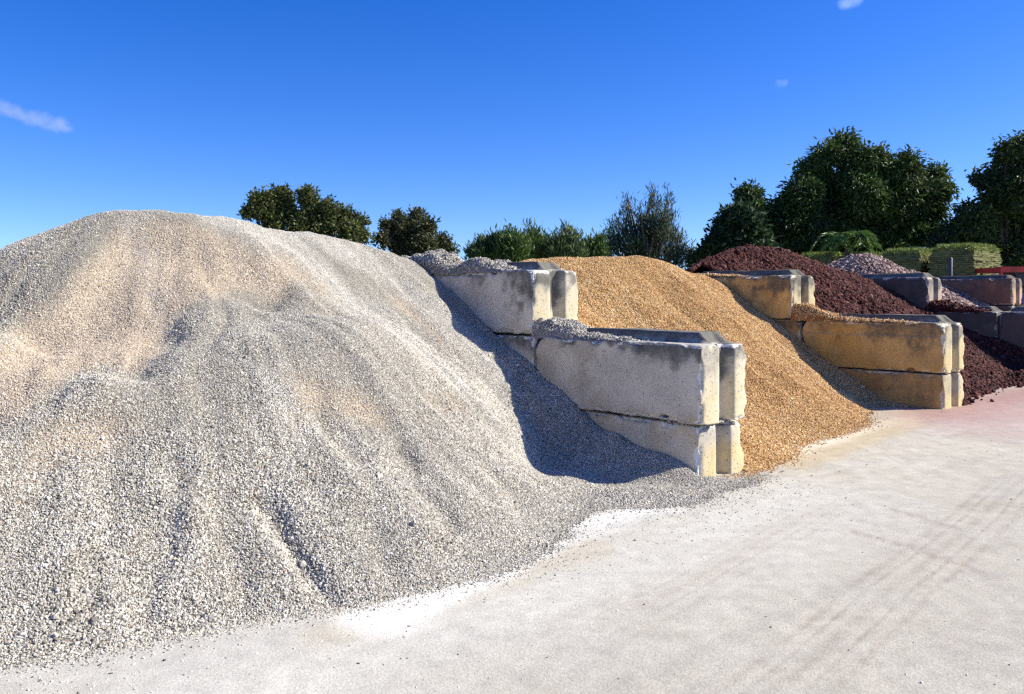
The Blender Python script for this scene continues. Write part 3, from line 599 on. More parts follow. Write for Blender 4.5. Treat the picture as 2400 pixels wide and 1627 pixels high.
sz = np.exp(rng.normal(0, 0.28, len(P))) * (0.0068 + 0.0040 * hz[ia, ir] ** 2) * szf[ia, ir] * 0.78; big = rng.random(len(P)) < 0.01; sz[big] *= 1.7
tone = np.clip(rng.beta(3.2, 1.9, len(P)) * 0.96 + 0.22 * (wband[ia, ir] > rng.random(len(P)) * 1.3) - 0.10 * (gh.streak[ia, ir] > 0.8), 0, 0.96); odd = rng.random(len(P)) < 0.006; tone[odd] = rng.uniform(0.972, 1.0, odd.sum())
tag(scatter("gravel_stones", P + Nn * (sz * 0.22)[:, None] - [gc[0], gc[1], 0], sz, tone, S_grey, grey_heap), kind='stuff')
Pt, Nt, ia, ir = pick(gh, 90000, tan + 0.01)
sz = np.exp(rng.normal(0, 0.3, len(Pt))) * 0.006; tone = rng.beta(2.2, 2.2, len(Pt))
S_tan = stone_mat("tan crusher dust grains", [(0.0, (0.26, 0.19, 0.13)), (0.5, (0.50, 0.41, 0.31)), (1.0, (0.68, 0.60, 0.49))])
tag(scatter("dust_grains", Pt + Nt * (sz * 0.2)[:, None] - [gc[0], gc[1], 0], sz, tone, S_tan, grey_heap), kind='stuff')

# orange heap
wallB = [(1674, 659), (1720, 702), (1786, 748), (1841, 786), (1861, 805), (1917, 857), (1979, 888), (2030, 919), (2116, 936), (2185, 956)]
sk = [crest([(1190, 612, 9.3), (1240, 594, 9.9), (1347, 592, 10.2), (1420, 590, 10.4)], 0.65), crest([(1420, 590, 10.4), (1480, 588, 10.6), (1501, 589, 10.75), (1547, 605, 11.2), (1587, 619, 11.6), (1661, 640, 12.2)], 0.73),
      contact(wallB[:7], RB, 0.60, 0.01), contact(wallB[6:], RB, 0.95, 0.01),
      sample_line([(3.6, 0.58, 1.66, 0.64), (3.0, 0.58, 1.60, 0.62), (2.4, 0.58, 1.38, 0.6), (1.85, 0.58, 1.12, 0.6), (1.4, 0.58, 0.84, 0.7), (1.0, 0.58, 0.46, 0.75), (0.62, 0.60, 0.12, 0.6)]),
      sample_line([(1.35, 1.8, 0.60, 0.62), (1.5, 2.9, 0.57, 0.62)])]
oh = build_heap(-0.9, 6.2, 0.1, RB + 0.5, 0.035, sk, clip=lambda A, R: ~((R < BW - 0.015) & (A > -0.02)) & ~((R > RB + 0.015) & (A > 0.40) & (A < 4.32)), seed=20.0, rill=0.022, rough=0.02, tau=0.045)
To = np.zeros(oh.A.shape + (3,)) + np.array([0.40, 0.235, 0.09]); To = mix(To, [0.30, 0.165, 0.06], sstep(0.2, 1.8, oh.streak) * 0.7)
orange_heap, oc = heap_mesh("gravel_heap", oh, To, M_orange); tag(orange_heap, "heap of orange gravel between the whitish and the ochre block walls", "gravel heap")
P, Nn, ia, ir = pick(oh, 210000, 0.8 + 0.3 * sstep(-1, 1, oh.streak))
sz = np.exp(rng.normal(0, 0.25, len(P))) * 0.0128 * (0.8 + 0.4 * fbm2(P[:, 0], P[:, 1], 1.5, 3, 5)); tone = np.clip(rng.beta(2.4, 1.9, len(P)) + 0.25 * (fbm2(P[:, 0], P[:, 1], 1.2, 3, 15) - 0.5) - 0.12 * (oh.streak[ia, ir] > 0.9), 0, 1)
tag(scatter("gravel_stones", P + Nn * (sz * 0.25)[:, None] - [oc[0], oc[1], 0], sz, tone, S_orange, orange_heap), kind='stuff')

# red heap
wallC = [(2040, 652), (2072, 669), (2115, 697), (2158, 714), (2180, 723), (2195, 738), (2254, 769), (2333, 788), (2400, 815)]
sk = [crest([(1627, 623, 13.0), (1665, 602, 13.4), (1714, 578, 13.9), (1755, 569, 14.2), (1786, 571, 14.3), (1841, 585, 14.5), (1910, 605, 14.8), (1958, 623, 15.3), (2037, 650, 16.0)], 0.64),
      contact(wallC, RC, 0.58, 0.01),
      sample_line([(4.2, RB + BW, 1.6, 0.62), (2.5, RB + BW, 1.10, 0.74), (1.7, RB + BW, 0.84, 0.76), (1.15, RB + BW, 0.46, 0.68), (0.82, RB + BW, 0.12, 0.6)]),
      sample_line([(1.8, RB + 1.6, 0.72, 0.68), (2.1, RB + 3.6, 0.75, 0.66)]), sample_line([(0.75, RC - 0.3, 0.26, 0.5), (0.9, RC - 1.5, 0.2, 0.5)])]
rh = build_heap(-1.6, 7.4, RB - 0.6, RC + 0.7, 0.045, sk, clip=lambda A, R: ~((R < RB + BW - 0.015) & (A > B_F - 0.01) & (A < 4.32)) & ~((R > RC + 0.015) & (A > C_F)), seed=40.0, rill=0.03, rough=0.04)
Tr = np.zeros(rh.A.shape + (3,)) + np.array([0.040, 0.013, 0.010])
red_heap, rc_ = heap_mesh("rock_heap", rh, Tr, M_red); tag(red_heap, "heap of dark red lava rock between the ochre and the dark block walls", "rock heap")
P, Nn, ia, ir = pick(rh, 56000, np.ones(rh.A.shape))
sz = np.exp(rng.normal(0, 0.3, len(P))) * 0.035; tone = rng.beta(1.4, 1.8, len(P))
tag(scatter("lava_rocks", P + Nn * (sz * 0.22)[:, None] - [rc_[0], rc_[1], 0], sz, tone, S_red, red_heap, sub=2, rough_amp=0.16, flat=0.85), kind='stuff')

# pinkish heap
sk = [crest([(1985, 596, 18.0), (2015, 588, 17.9), (2040, 591, 18.0)], 0.58), contact([(2215, 660), (2235, 676), (2262, 713)], RD, 0.6, 0.01)]
ph = build_heap(0.6, 8.5, RC + BW - 0.02, RD + 0.02, 0.06, sk, seed=60.0, rill=0.03, rough=0.04)
Tp = np.zeros(ph.A.shape + (3,)) + np.array([0.22, 0.145, 0.125])
pink_heap, pc = heap_mesh("rock_heap", ph, Tp, M_pink); tag(pink_heap, "small far heap of pinkish grey stones behind the red rock", "rock heap")
P, Nn, ia, ir = pick(ph, 20000, np.ones(ph.A.shape))
sz = np.exp(rng.normal(0, 0.3, len(P))) * 0.048; tone = rng.beta(2, 1.8, len(P))
tag(scatter("rocks", P + Nn * (sz * 0.22)[:, None] - [pc[0], pc[1], 0], sz, tone, S_pink, pink_heap, flat=0.8), kind='stuff')

# ------------------------------------------------------------------ spills lying on the walls
def spill(name, label, cat, a0, a1, r0, r1, zbase, prof, mat, smat, tint, n_, size, seed, step=0.02, rprof=None, tonef=(2.0, 1.8), sub=1):
    A, R = np.meshgrid(np.arange(a0, a1, step), np.arange(r0, r1, step), indexing='ij')
    pa = np.interp(A, [p[0] for p in prof], [p[1] for p in prof])
    u = (R - r0) / (r1 - r0); rp = np.clip(np.minimum(u / 0.18, (1 - u) / 0.35), 0, 1) if rprof is None else rprof(u)
    Zl = pa * np.sqrt(np.clip(rp, 0, 1)) * (0.75 + 0.5 * fbm2(A, R, 7, 3, seed)) + 0.035 * (fbm2(A, R, 14, 3, seed + 5) - 0.55)
    Zl = np.where(pa <= 0.001, -0.05, Zl) - 0.012
    h = Heap(); h.A, h.R, h.Zl, h.step = A, R, Zl, step; h.X, h.Y = to_world(A, R); h.Z = zbase + Zl
    ga, gr = np.gradient(h.Z, step, axis=0), np.gradient(h.Z, step, axis=1)
    nx, ny = -(ga * DB[0] + gr * DR[0]), -(ga * DB[1] + gr * DR[1]); L = np.sqrt(nx ** 2 + ny ** 2 + 1); h.N = np.stack([nx / L, ny / L, 1 / L], -1)
    h.PX, h.PY = project(h.X, h.Y, h.Z)
    T_ = np.zeros(A.shape + (3,)) + np.array(tint)
    o, c = heap_mesh(name, h, T_, mat); tag(o, label, cat, "gravel spilled onto the walls")
    P, Nn, ia, ir = pick(h, n_, np.ones(A.shape))
    sz = np.exp(rng.normal(0, 0.3, n_)) * size
    tag(scatter("gravel_stones", P + Nn * (sz * 0.2)[:, None] - [c[0], c[1], 0], sz, np.clip(rng.beta(*tonef, n_), 0, 0.96), smat, o, sub=sub), kind='stuff')
    return o
zA = lambda row: -0.19 + float(ground_z(RA)) + BH * row - 0.012
zB = lambda row: -0.19 + float(ground_z(RB)) + BH * row - 0.012
zC = lambda row: -0.19 + float(ground_z(RC)) + BH * row - 0.012
spill("gravel_spill", "grey gravel mounds lying along the top of the near wall's highest blocks", "gravel spill", 2.15, 5.3, 0.0, 0.5, zA(3),
      [(2.15, 0.0), (2.35, 0.05), (2.6, 0.11), (2.8, 0.135), (3.0, 0.12), (3.2, 0.085), (3.35, 0.12), (3.55, 0.23), (3.75, 0.25), (4.0, 0.22), (4.3, 0.2), (4.7, 0.2), (5.3, 0.2)], M_grey, S_grey, (0.33, 0.28, 0.23), 9000, 0.014, 3)
spill("gravel_spill", "wedge of grey gravel on the pale block against the near wall's top block", "gravel spill", 0.55, 1.90, 0.0, 0.44, zA(2),
      [(0.55, 0.0), (0.75, 0.02), (1.1, 0.045), (1.35, 0.07), (1.55, 0.12), (1.72, 0.17), (1.86, 0.16), (1.9, 0.12)], M_grey, S_grey, (0.30, 0.28, 0.26), 4500, 0.014, 8)
spill("gravel_spill", "thin grey crumbs on the lowest block under the near wall's big block", "gravel spill", 0.03, 0.45, 0.03, 0.50, zA(1),
      [(0.03, 0.03), (0.12, 0.03), (0.45, 0.03)], M_grey, S_grey, (0.33, 0.31, 0.29), 1500, 0.013, 9)
spill("gravel_spill", "orange gravel wedge on the long ochre block against the middle wall's top block", "gravel spill", B_F + 0.25, B_F + 2.02, RB + 0.0, RB + 0.42, zB(2),
      [(B_F + 0.25, 0.0), (B_F + 0.5, 0.018), (B_F + 1.0, 0.03), (B_F + 1.4, 0.06), (B_F + 1.65, 0.14), (B_F + 1.85, 0.21), (B_F + 2.02, 0.20)], M_orange, S_orange, (0.36, 0.17, 0.055), 4000, 0.018, 12)
spill("gravel_spill", "thin orange gravel strip on the rear end of the middle wall's top block", "gravel spill", B_F + 2.7, B_F + 4.0, RB + 0.0, RB + 0.4, zB(3),
      [(B_F + 2.7, 0.0), (B_F + 3.0, 0.03), (B_F + 3.4, 0.05), (B_F + 4.0, 0.07)], M_orange, S_orange, (0.36, 0.17, 0.055), 1500, 0.018, 13)
spill("rock_spill", "red rock spilled on the dark wall at the foot of its pinkish ended block", "rock spill", 1.9, 2.95, RC + 0.0, RC + 0.5, zC(2),
      [(1.9, 0.0), (2.1, 0.03), (2.4, 0.07), (2.7, 0.14), (2.95, 0.16)], M_red, S_red, (0.06, 0.022, 0.02), 700, 0.05, 15, sub=2)

# ------------------------------------------------------------------ loose stones on the yard
def near_toe(h, n_, spread, margin=200):
    toe = (h.Zl > -0.014) & (h.Zl < 0.02) & (h.PX > -margin) & (h.PX < 2400 + margin) & (h.PY < 1900) & (h.Y > 1.0)
    i = rng.choice(np.flatnonzero(toe.ravel()), n_); x, y = h.X.ravel()[i], h.Y.ravel()[i]
    d = rng.exponential(spread, n_); th = rng.uniform(0, 6.283, n_); x = x + d * np.cos(th); y = y + d * np.sin(th)
    a, r = to_bay(x, y); return x, y, ground_z(r)
x, y, z = near_toe(gh, 26000, 0.045); x2, y2, z2 = near_toe(gh, 5200, 0.34)
x, y, z = np.r_[x, x2], np.r_[y, y2], np.r_[z, z2]; sz = np.exp(rng.normal(0, 0.3, len(x))) * 0.0072; t = rng.beta(2.2, 1.6, len(x)) * 0.96
tag(scatter("loose_gravel", np.stack([x, y, z + sz * 0.2], 1), sz, t, S_grey), "loose grey gravel strewn on the yard in front of the grey heap", "loose gravel", kind='stuff')
x, y, z = near_toe(oh, 5000, 0.05); x2, y2, z2 = near_toe(oh, 200, 0.3); x, y, z = np.r_[x, x2], np.r_[y, y2], np.r_[z, z2]
sz = np.exp(rng.normal(0, 0.3, len(x))) * 0.012
tag(scatter("loose_gravel", np.stack([x, y, z + sz * 0.2], 1), sz, rng.beta(1.4, 2, len(x)), S_orange), "loose orange gravel strewn on the yard in front of the orange heap", "loose gravel", kind='stuff')
x, y, z = near_toe(rh, 500, 0.07); sz = np.exp(rng.normal(0, 0.35, len(x))) * 0.034
tag(scatter("loose_rock", np.stack([x, y, z + sz * 0.25], 1), sz, rng.beta(1.5, 2, len(x)), S_red, sub=2, rough_amp=0.16), "loose red lava rocks strewn on the yard beside the ochre wall's end", "loose rock", kind='stuff')
n_ = 16000; px = rng.uniform(-50, 2450, n_); py = 1000 + 650 * rng.random(n_) ** 0.8; Pg = np.array([on_ground(a_, b_) for a_, b_ in zip(px, py)]); a, r = to_bay(Pg[:, 0], Pg[:, 1])
sz = np.exp(rng.normal(0, 0.45, n_)) * 0.0042
tag(scatter("grit", np.stack([Pg[:, 0], Pg[:, 1], ground_z(r) + 0.0], 1), sz, np.where(rng.random(n_) < 0.12, rng.random(n_) * 0.35, rng.uniform(0.55, 0.9, n_)), S_grey), "fine dark and pale grit scattered over the white yard", "grit", kind='stuff')

# ------------------------------------------------------------------ trees and shrubs
def leaf_mat(name, rough=0.55):
    m, n, l, b = new_mat(name); at_ = N(n, 'ShaderNodeAttribute', attribute_name='tint')
    l.new(at_.outputs['Color'], b.inputs['Base Color']); b.inputs['Roughness'].default_value = rough; b.inputs['Specular IOR Level'].default_value = 0.3
    tr = N(n, 'ShaderNodeBsdfTranslucent'); l.new(at_.outputs['Color'], tr.inputs['Color']); mx = N(n, 'ShaderNodeMixShader'); mx.inputs[0].default_value = 0.22
    l.new(b.outputs[0], mx.inputs[1]); l.new(tr.outputs[0], mx.inputs[2]); l.new(mx.outputs[0], n['Material Output'].inputs['Surface']); return m
M_leaf = leaf_mat("leaves"); M_bark = plain_mat("bark", (0.09, 0.07, 0.055), 0.9, var=0.4, scale=8)
def leaves(P, D, length, width, col):
    """one kite-shaped leaf per point: P base, D direction"""
    n_ = len(P); D = D / (np.linalg.norm(D, axis=1, keepdims=True) + 1e-9); rv_ = rng.normal(size=(n_, 3)); S = np.cross(D, rv_); S /= np.linalg.norm(S, axis=1, keepdims=True) + 1e-9
    L = (length * rng.uniform(0.7, 1.3, n_))[:, None]; W = (width * rng.uniform(0.7, 1.3, n_))[:, None]; Nn = np.cross(S, D)
    V = np.stack([P, P + D * L * 0.5 + S * W * 0.5 + Nn * L * 0.06, P + D * L - Nn * L * 0.08, P + D * L * 0.5 - S * W * 0.5 + Nn * L * 0.06], 1).reshape(-1, 3)
    return V, np.arange(4 * n_).reshape(-1, 4), np.repeat(col, 4, 0)
def tube(pts, radii, seg=7):
    pts = np.asarray(pts, float); n_ = len(pts); V = []
    for i in range(n_):
        d = pts[min(i + 1, n_ - 1)] - pts[max(i - 1, 0)]; d = d / (np.linalg.norm(d) + 1e-9); u = np.cross(d, [0.31, 0.95, 0.1]); u /= np.linalg.norm(u) + 1e-9; v = np.cross(d, u)
        th = np.arange(seg) * 2 * math.pi / seg; V.append(pts[i] + radii[i] * (np.cos(th)[:, None] * u + np.sin(th)[:, None] * v))
    V = np.vstack(V); Fq = [[i * seg + j, i * seg + (j + 1) % seg, (i + 1) * seg + (j + 1) % seg, (i + 1) * seg + j] for i in range(n_ - 1) for j in range(seg)]
    return V, np.array(Fq)
def join(parts):
    off, Vs, Fs, Cs = 0, [], [], []
    for p in parts:
        Vs.append(p[0]); Fs.append(p[1] + off); off += len(p[0])
        if len(p) > 2: Cs.append(p[2])
    return (np.vstack(Vs), np.vstack(Fs)) + ((np.vstack(Cs),) if Cs else ())
def tree(name, label, cat, blobs, d, n_leaf, length, width, cols, mode='drop', base_px=None, group=None, trunk=0.22, deep=1.0, ragged=0.35, shrink=1.0):
    B = []
    for bx, by, br in blobs:
        br = br * shrink
        dd = d + rng.uniform(-0.6, 0.6) * deep; p = at(bx, by, dd); B.append((p, br * d / F))
    C = np.array([b[0] for b in B]); Rr = np.array([b[1] for b in B])
    bx_ = np.average(C[:, 0], weights=Rr ** 2) if base_px is None else at(base_px, 700, d)[0]
    gz = float(ground_z(to_bay(bx_, d)[1])); root = empty(name, (bx_, d, gz)); tag(root, label, cat, group); base = np.array([bx_, d, gz])
    # twigs: clumps of leaves on the shells of the lobes
    w = Rr ** 2; k = rng.choice(len(B), n_leaf // 9, p=w / w.sum()); u = rng.normal(size=(len(k), 3)); u /= np.linalg.norm(u, axis=1, keepdims=True)
    rad = Rr[k] * (1 - ragged * 0.9 * rng.random(len(k)) ** 0.8) * (1 + 0.16 * rng.normal(size=len(k)).clip(-1, 1.6))
    rad = np.where(rng.random(len(k)) < 0.22, rad * rng.random(len(k)) ** 0.4, rad)
    tw = C[k] + u * rad[:, None] * np.array([1, deep, 0.92])
    tone = fbm3(tw, 1.4, 3, 3) ; out_tw = u
    P = np.repeat(tw, 9, 0); O = np.repeat(out_tw, 9, 0); Tn = np.repeat(tone, 9); n_ = len(P)
    P = P + rng.normal(size=(n_, 3)) * length * 0.55
    rnd = rng.normal(size=(n_, 3))
    if mode == 'drop': D = O * 0.8 + rnd * 0.7 + np.array([0, 0, -0.55])
    elif mode == 'up': D = O * 0.35 + rnd * 0.45 + np.array([0, 0, 1.0])
    else: D = O * 0.6 + rnd * 0.9
    ci = np.clip(Tn * 1.6 - 0.3 + rng.normal(0, 0.22, n_), 0, 1); c = mix(cols[0], cols[1], ci); sel = rng.random(n_) < 0.06; c[sel] = cols[2]
    V, Fq, cc = leaves(P, D, length, width, c)
    mesh_obj("crown", V - base, Fq, M_leaf, root, smooth=False, col=cc)
    # trunk and limbs
    top = C.mean(0); parts = []; mid = base * 0.55 + top * 0.45; mid[0] = bx_ + rng.uniform(-.2, .2)
    parts.append(tube([base - [0, 0, 0.2], base + (mid - base) * 0.5 + [rng.uniform(-.1, .1), 0, 0], mid], [trunk * 1.15, trunk * 0.9, trunk * 0.7]))
    for b in range(len(B)):
        e = C[b]; q = mid * 0.45 + e * 0.55 + rng.normal(size=3) * 0.15; parts.append(tube([mid, q, e], [trunk * 0.5, trunk * 0.3, trunk * 0.08], 5))
    tv, tf = join(parts); mesh_obj("trunk", tv - base, tf, M_bark, root)
    return root
DK = [(0.018, 0.036, 0.010), (0.090, 0.142, 0.030), (0.13, 0.18, 0.045)]
OL = [(0.036, 0.048, 0.014), (0.115, 0.135, 0.036), (0.17, 0.15, 0.05)]
BR = [(0.032, 0.040, 0.017), (0.092, 0.100, 0.038), (0.15, 0.12, 0.05)]
LG = [(0.030, 0.060, 0.014), (0.105, 0.165, 0.035), (0.22, 0.27, 0.07)]
GG = [(0.030, 0.046, 0.020), (0.075, 0.110, 0.046), (0.13, 0.13, 0.08)]
GT = "trees beyond the gravel bays"
tree("broadleaf_tree", "olive green round tree behind the grey heap, with a gap of sky in its crown", "tree",
     [(612, 470, 26), (588, 495, 20), (660, 463, 30), (722, 462, 30), (768, 490, 27), (805, 505, 25), (842, 518, 22), (635, 505, 34), (672, 500, 28), (725, 515, 34), (760, 530, 38), (820, 545, 34), (850, 556, 16), (700, 545, 40), (640, 545, 34)], 32, 17000, 0.16, 0.075, OL, 'any', group=GT, ragged=0.5, shrink=0.84)
tree("broadleaf_tree", "smaller brownish green tree peeking over the grey heap near the whitish wall", "tree",
     [(932, 506, 12), (979, 508, 20), (910, 532, 22), (955, 540, 32), (1000, 536, 28), (898, 562, 20), (940, 575, 34), (995, 575, 36), (1035, 568, 22), (1056, 586, 14), (960, 610, 40), (1020, 606, 30)], 34, 14000, 0.16, 0.075, BR, 'any', group=GT, ragged=0.5, shrink=0.86)
# plumes of upright sprays
def spire(px, py_top, py_base, wpx):
    n_ = max(3, int((py_base - py_top) / 12)); t = np.linspace(0, 1, n_)
    return [(px + rng.uniform(-2, 2) * (i > 0), py_top + (py_base - py_top) * tt, 3 + wpx * tt ** 0.8) for i, tt in enumerate(t)]
GSH = "green shrubs behind the orange heap"
tree("leafy_shrub", "dark green round shrub above the whitish wall's gravel mounds", "shrub", [(1110, 600, 10), (1138, 592, 22), (1166, 584, 24), (1150, 612, 36)] + spire(1128, 575, 605, 9) + spire(1150, 566, 600, 10) + spire(1172, 560, 600, 10), 27, 9000, 0.20, 0.05, [(0.022, 0.045, 0.012), (0.07, 0.115, 0.028), (0.2, 0.24, 0.07)], 'up', group=GSH, trunk=0.06)
tree("leafy_shrub", "tall bright green shrub with a pointed top over the orange crest's left end", "shrub", [(1205, 582, 20), (1228, 594, 22), (1200, 604, 30)] + spire(1193, 543, 595, 12) + spire(1210, 556, 600, 9) + spire(1228, 568, 600, 8), 26.5, 8000, 0.20, 0.05, LG, 'up', group=GSH, trunk=0.06)
tree("leafy_shrub", "feathery two tipped green shrub above the middle of the orange crest", "shrub", [(1252, 590, 18), (1275, 598, 18), (1255, 608, 26)] + spire(1240, 541, 595, 9) + spire(1257, 542, 595, 8) + spire(1272, 562, 600, 8) + spire(1286, 574, 605, 7), 27.5, 7000, 0.22, 0.045, LG, 'up', group=GSH, trunk=0.06)
tree("leafy_shrub", "broad feathery green shrub right of the two tipped one", "shrub", [(1315, 596, 24), (1340, 604, 18)] + spire(1301, 556, 600, 9) + spire(1325, 546, 600, 11) + spire(1341, 550, 600, 9) + spire(1352, 572, 605, 8), 27, 8000, 0.22, 0.045, [(0.035, 0.06, 0.02), (0.11, 0.15, 0.05), (0.22, 0.26, 0.1)], 'up', group=GSH, trunk=0.06)
tree("leafy_shrub", "low green shrub between the broad shrub and the spiky grey tree", "shrub", [(1390, 604, 20)] + spire(1372, 574, 605, 9) + spire(1390, 563, 605, 9) + spire(1406, 566, 605, 8), 28, 5000, 0.20, 0.045, LG, 'up', group=GSH, trunk=0.06)
tree("leafy_shrub", "small yellow green bush low between the spiky tree and the red heap", "shrub", [(1632, 606, 14), (1650, 602, 12), (1640, 618, 18), (1068, 598, 0.1)], 30, 3500, 0.16, 0.05, LG, 'any', group=GSH, trunk=0.04, base_px=1640)
bl = spire(1469, 452, 560, 22) + spire(1531, 430, 560, 24) + spire(1566, 445, 560, 20) + spire(1440, 500, 590, 24) + spire(1422, 536, 600, 16) + spire(1500, 470, 570, 22) + spire(1550, 480, 570, 24) + spire(1590, 530, 610, 26) + spire(1617, 562, 620, 18) + [(1480, 590, 42), (1530, 585, 46), (1570, 600, 40), (1520, 620, 40)]
tree("spiky_tree", "wispy grey green tree with pointed plumes behind the orange heap's right end", "tree", bl, 30, 12500, 0.20, 0.026, GG, 'up', group=GT, ragged=0.6, shrink=0.82, trunk=0.15)
tree("broadleaf_tree", "glossy layered dark tree at the left foot of the big tree", "tree",
     [(1722, 508, 18), (1700, 520, 10), (1740, 520, 26), (1705, 545, 22), (1685, 548, 10), (1740, 550, 34), (1690, 575, 20), (1672, 578, 10), (1665, 590, 10), (1715, 580, 34), (1760, 585, 40), (1700, 605, 34), (1750, 620, 40)], 29, 17000, 0.26, 0.10, [(0.012, 0.026, 0.011), (0.042, 0.080, 0.028), (0.12, 0.16, 0.07)], 'any', group=GT, ragged=0.35)
tree("broadleaf_tree", "biggest tree, a dark domed mango like crown behind the red heap", "tree",
     [(1978, 338, 32), (1940, 360, 32), (1900, 402, 38), (2057, 372, 34), (2012, 385, 50), (2122, 390, 38), (2085, 410, 45), (2190, 415, 32), (2205, 450, 26), (2196, 490, 26), (2150, 460, 50), (2095, 470, 60), (2020, 460, 66), (1950, 450, 62), (1880, 460, 50), (1840, 495, 42), (1757, 458, 28), (1738, 455, 12), (1765, 495, 36), (1800, 530, 52), (1870, 540, 66), (1950, 540, 70), (2040, 545, 66), (2120, 535, 58), (2170, 540, 36), (1820, 590, 50), (1900, 600, 60), (1990, 600, 50), (2080, 600, 50)],
     32, 78000, 0.21, 0.075, DK, 'drop', group=GT, trunk=0.4, deep=1.2, ragged=0.5, shrink=0.86)
tree("broadleaf_tree", "dark tree cut off by the right edge of the photo", "tree",
     [(2364, 352, 26), (2400, 350, 40), (2345, 395, 26), (2312, 420, 22), (2290, 412, 10), (2365, 440, 46), (2410, 450, 60), (2330, 480, 38), (2262, 492, 20), (2290, 520, 36), (2235, 540, 28), (2350, 535, 60), (2415, 540, 60), (2280, 570, 46), (2450, 420, 80), (2470, 520, 80), (2212, 575, 26), (2330, 600, 60), (2410, 610, 60), (2250, 615, 50), (2200, 620, 40), (2150, 620, 36)],
     29.5, 54000, 0.21, 0.075, [(0.016, 0.028, 0.011), (0.075, 0.110, 0.028), (0.14, 0.17, 0.05)], 'drop', group=GT, trunk=0.16, deep=1.2, ragged=0.5, shrink=0.88)

# ------------------------------------------------------------------ palm, sod stacks, post, cart
M_frond = leaf_mat("palm leaflets", 0.4)
def palm(px, py, d, n_fronds, label):
    p0 = at(px, py, d); g = float(ground_z(to_bay(p0[0], d)[1])); base = np.array([p0[0], d, g]); root = empty("young_palm", base); tag(root, label, "palm")
    tv, tf = tube([base - [0, 0, .1], base * 0.5 + p0 * 0.5, p0], [0.09, 0.08, 0.06]); mesh_obj("trunk", tv - base, tf, M_bark, root)
    for k in range(n_fronds):
        az = -2.9 + 5.9 * (k + 0.5) / n_fronds + rng.uniform(-.2, .2); L = rng.uniform(0.9, 1.3); t = np.linspace(0, 1, 26)
        rise = rng.uniform(0.55, 0.95); hor = L * 0.75
        q = np.stack([p0[0] + math.cos(az) * hor * t, p0[1] + math.sin(az) * hor * 0.6 * t, p0[2] + L * (rise * 1.5 * t - rise * 1.35 * t ** 2.2)], 1)
        tang = np.gradient(q, axis=0); tang /= np.linalg.norm(tang, axis=1, keepdims=True); side = np.cross(tang, [0, 0, 1.0]); side /= np.linalg.norm(side, axis=1, keepdims=True) + 1e-9
        Pq, Dq = [], []
        for s_ in (-1, 1):
            for rep in (0, 0.5):
                qq = q + tang * rep * L / 26; Pq.append(qq[2:]); Dq.append((side * s_ * 0.9 + tang * 0.55 + np.array([0, 0, -0.15]))[2:])
        Pq, Dq = np.vstack(Pq), np.vstack(Dq); c = mix((0.05, 0.10, 0.02), (0.13, 0.22, 0.04), rng.random(len(Pq)))
        V, Fq, cc = leaves(Pq, Dq, 0.34, 0.035, c); sv, sf = tube(q, np.linspace(0.014, 0.004, 26), 4)
        V2, F2, C2 = join([(V, Fq, cc), (sv, sf, np.zeros((len(sv), 3)) + [0.10, 0.14, 0.04])]); mesh_obj("frond", V2 - base, F2, M_frond, root, smooth=False, col=C2)
palm(1985, 585, 23.5, 10, "young palm with arching green fronds behind the pinkish stones")

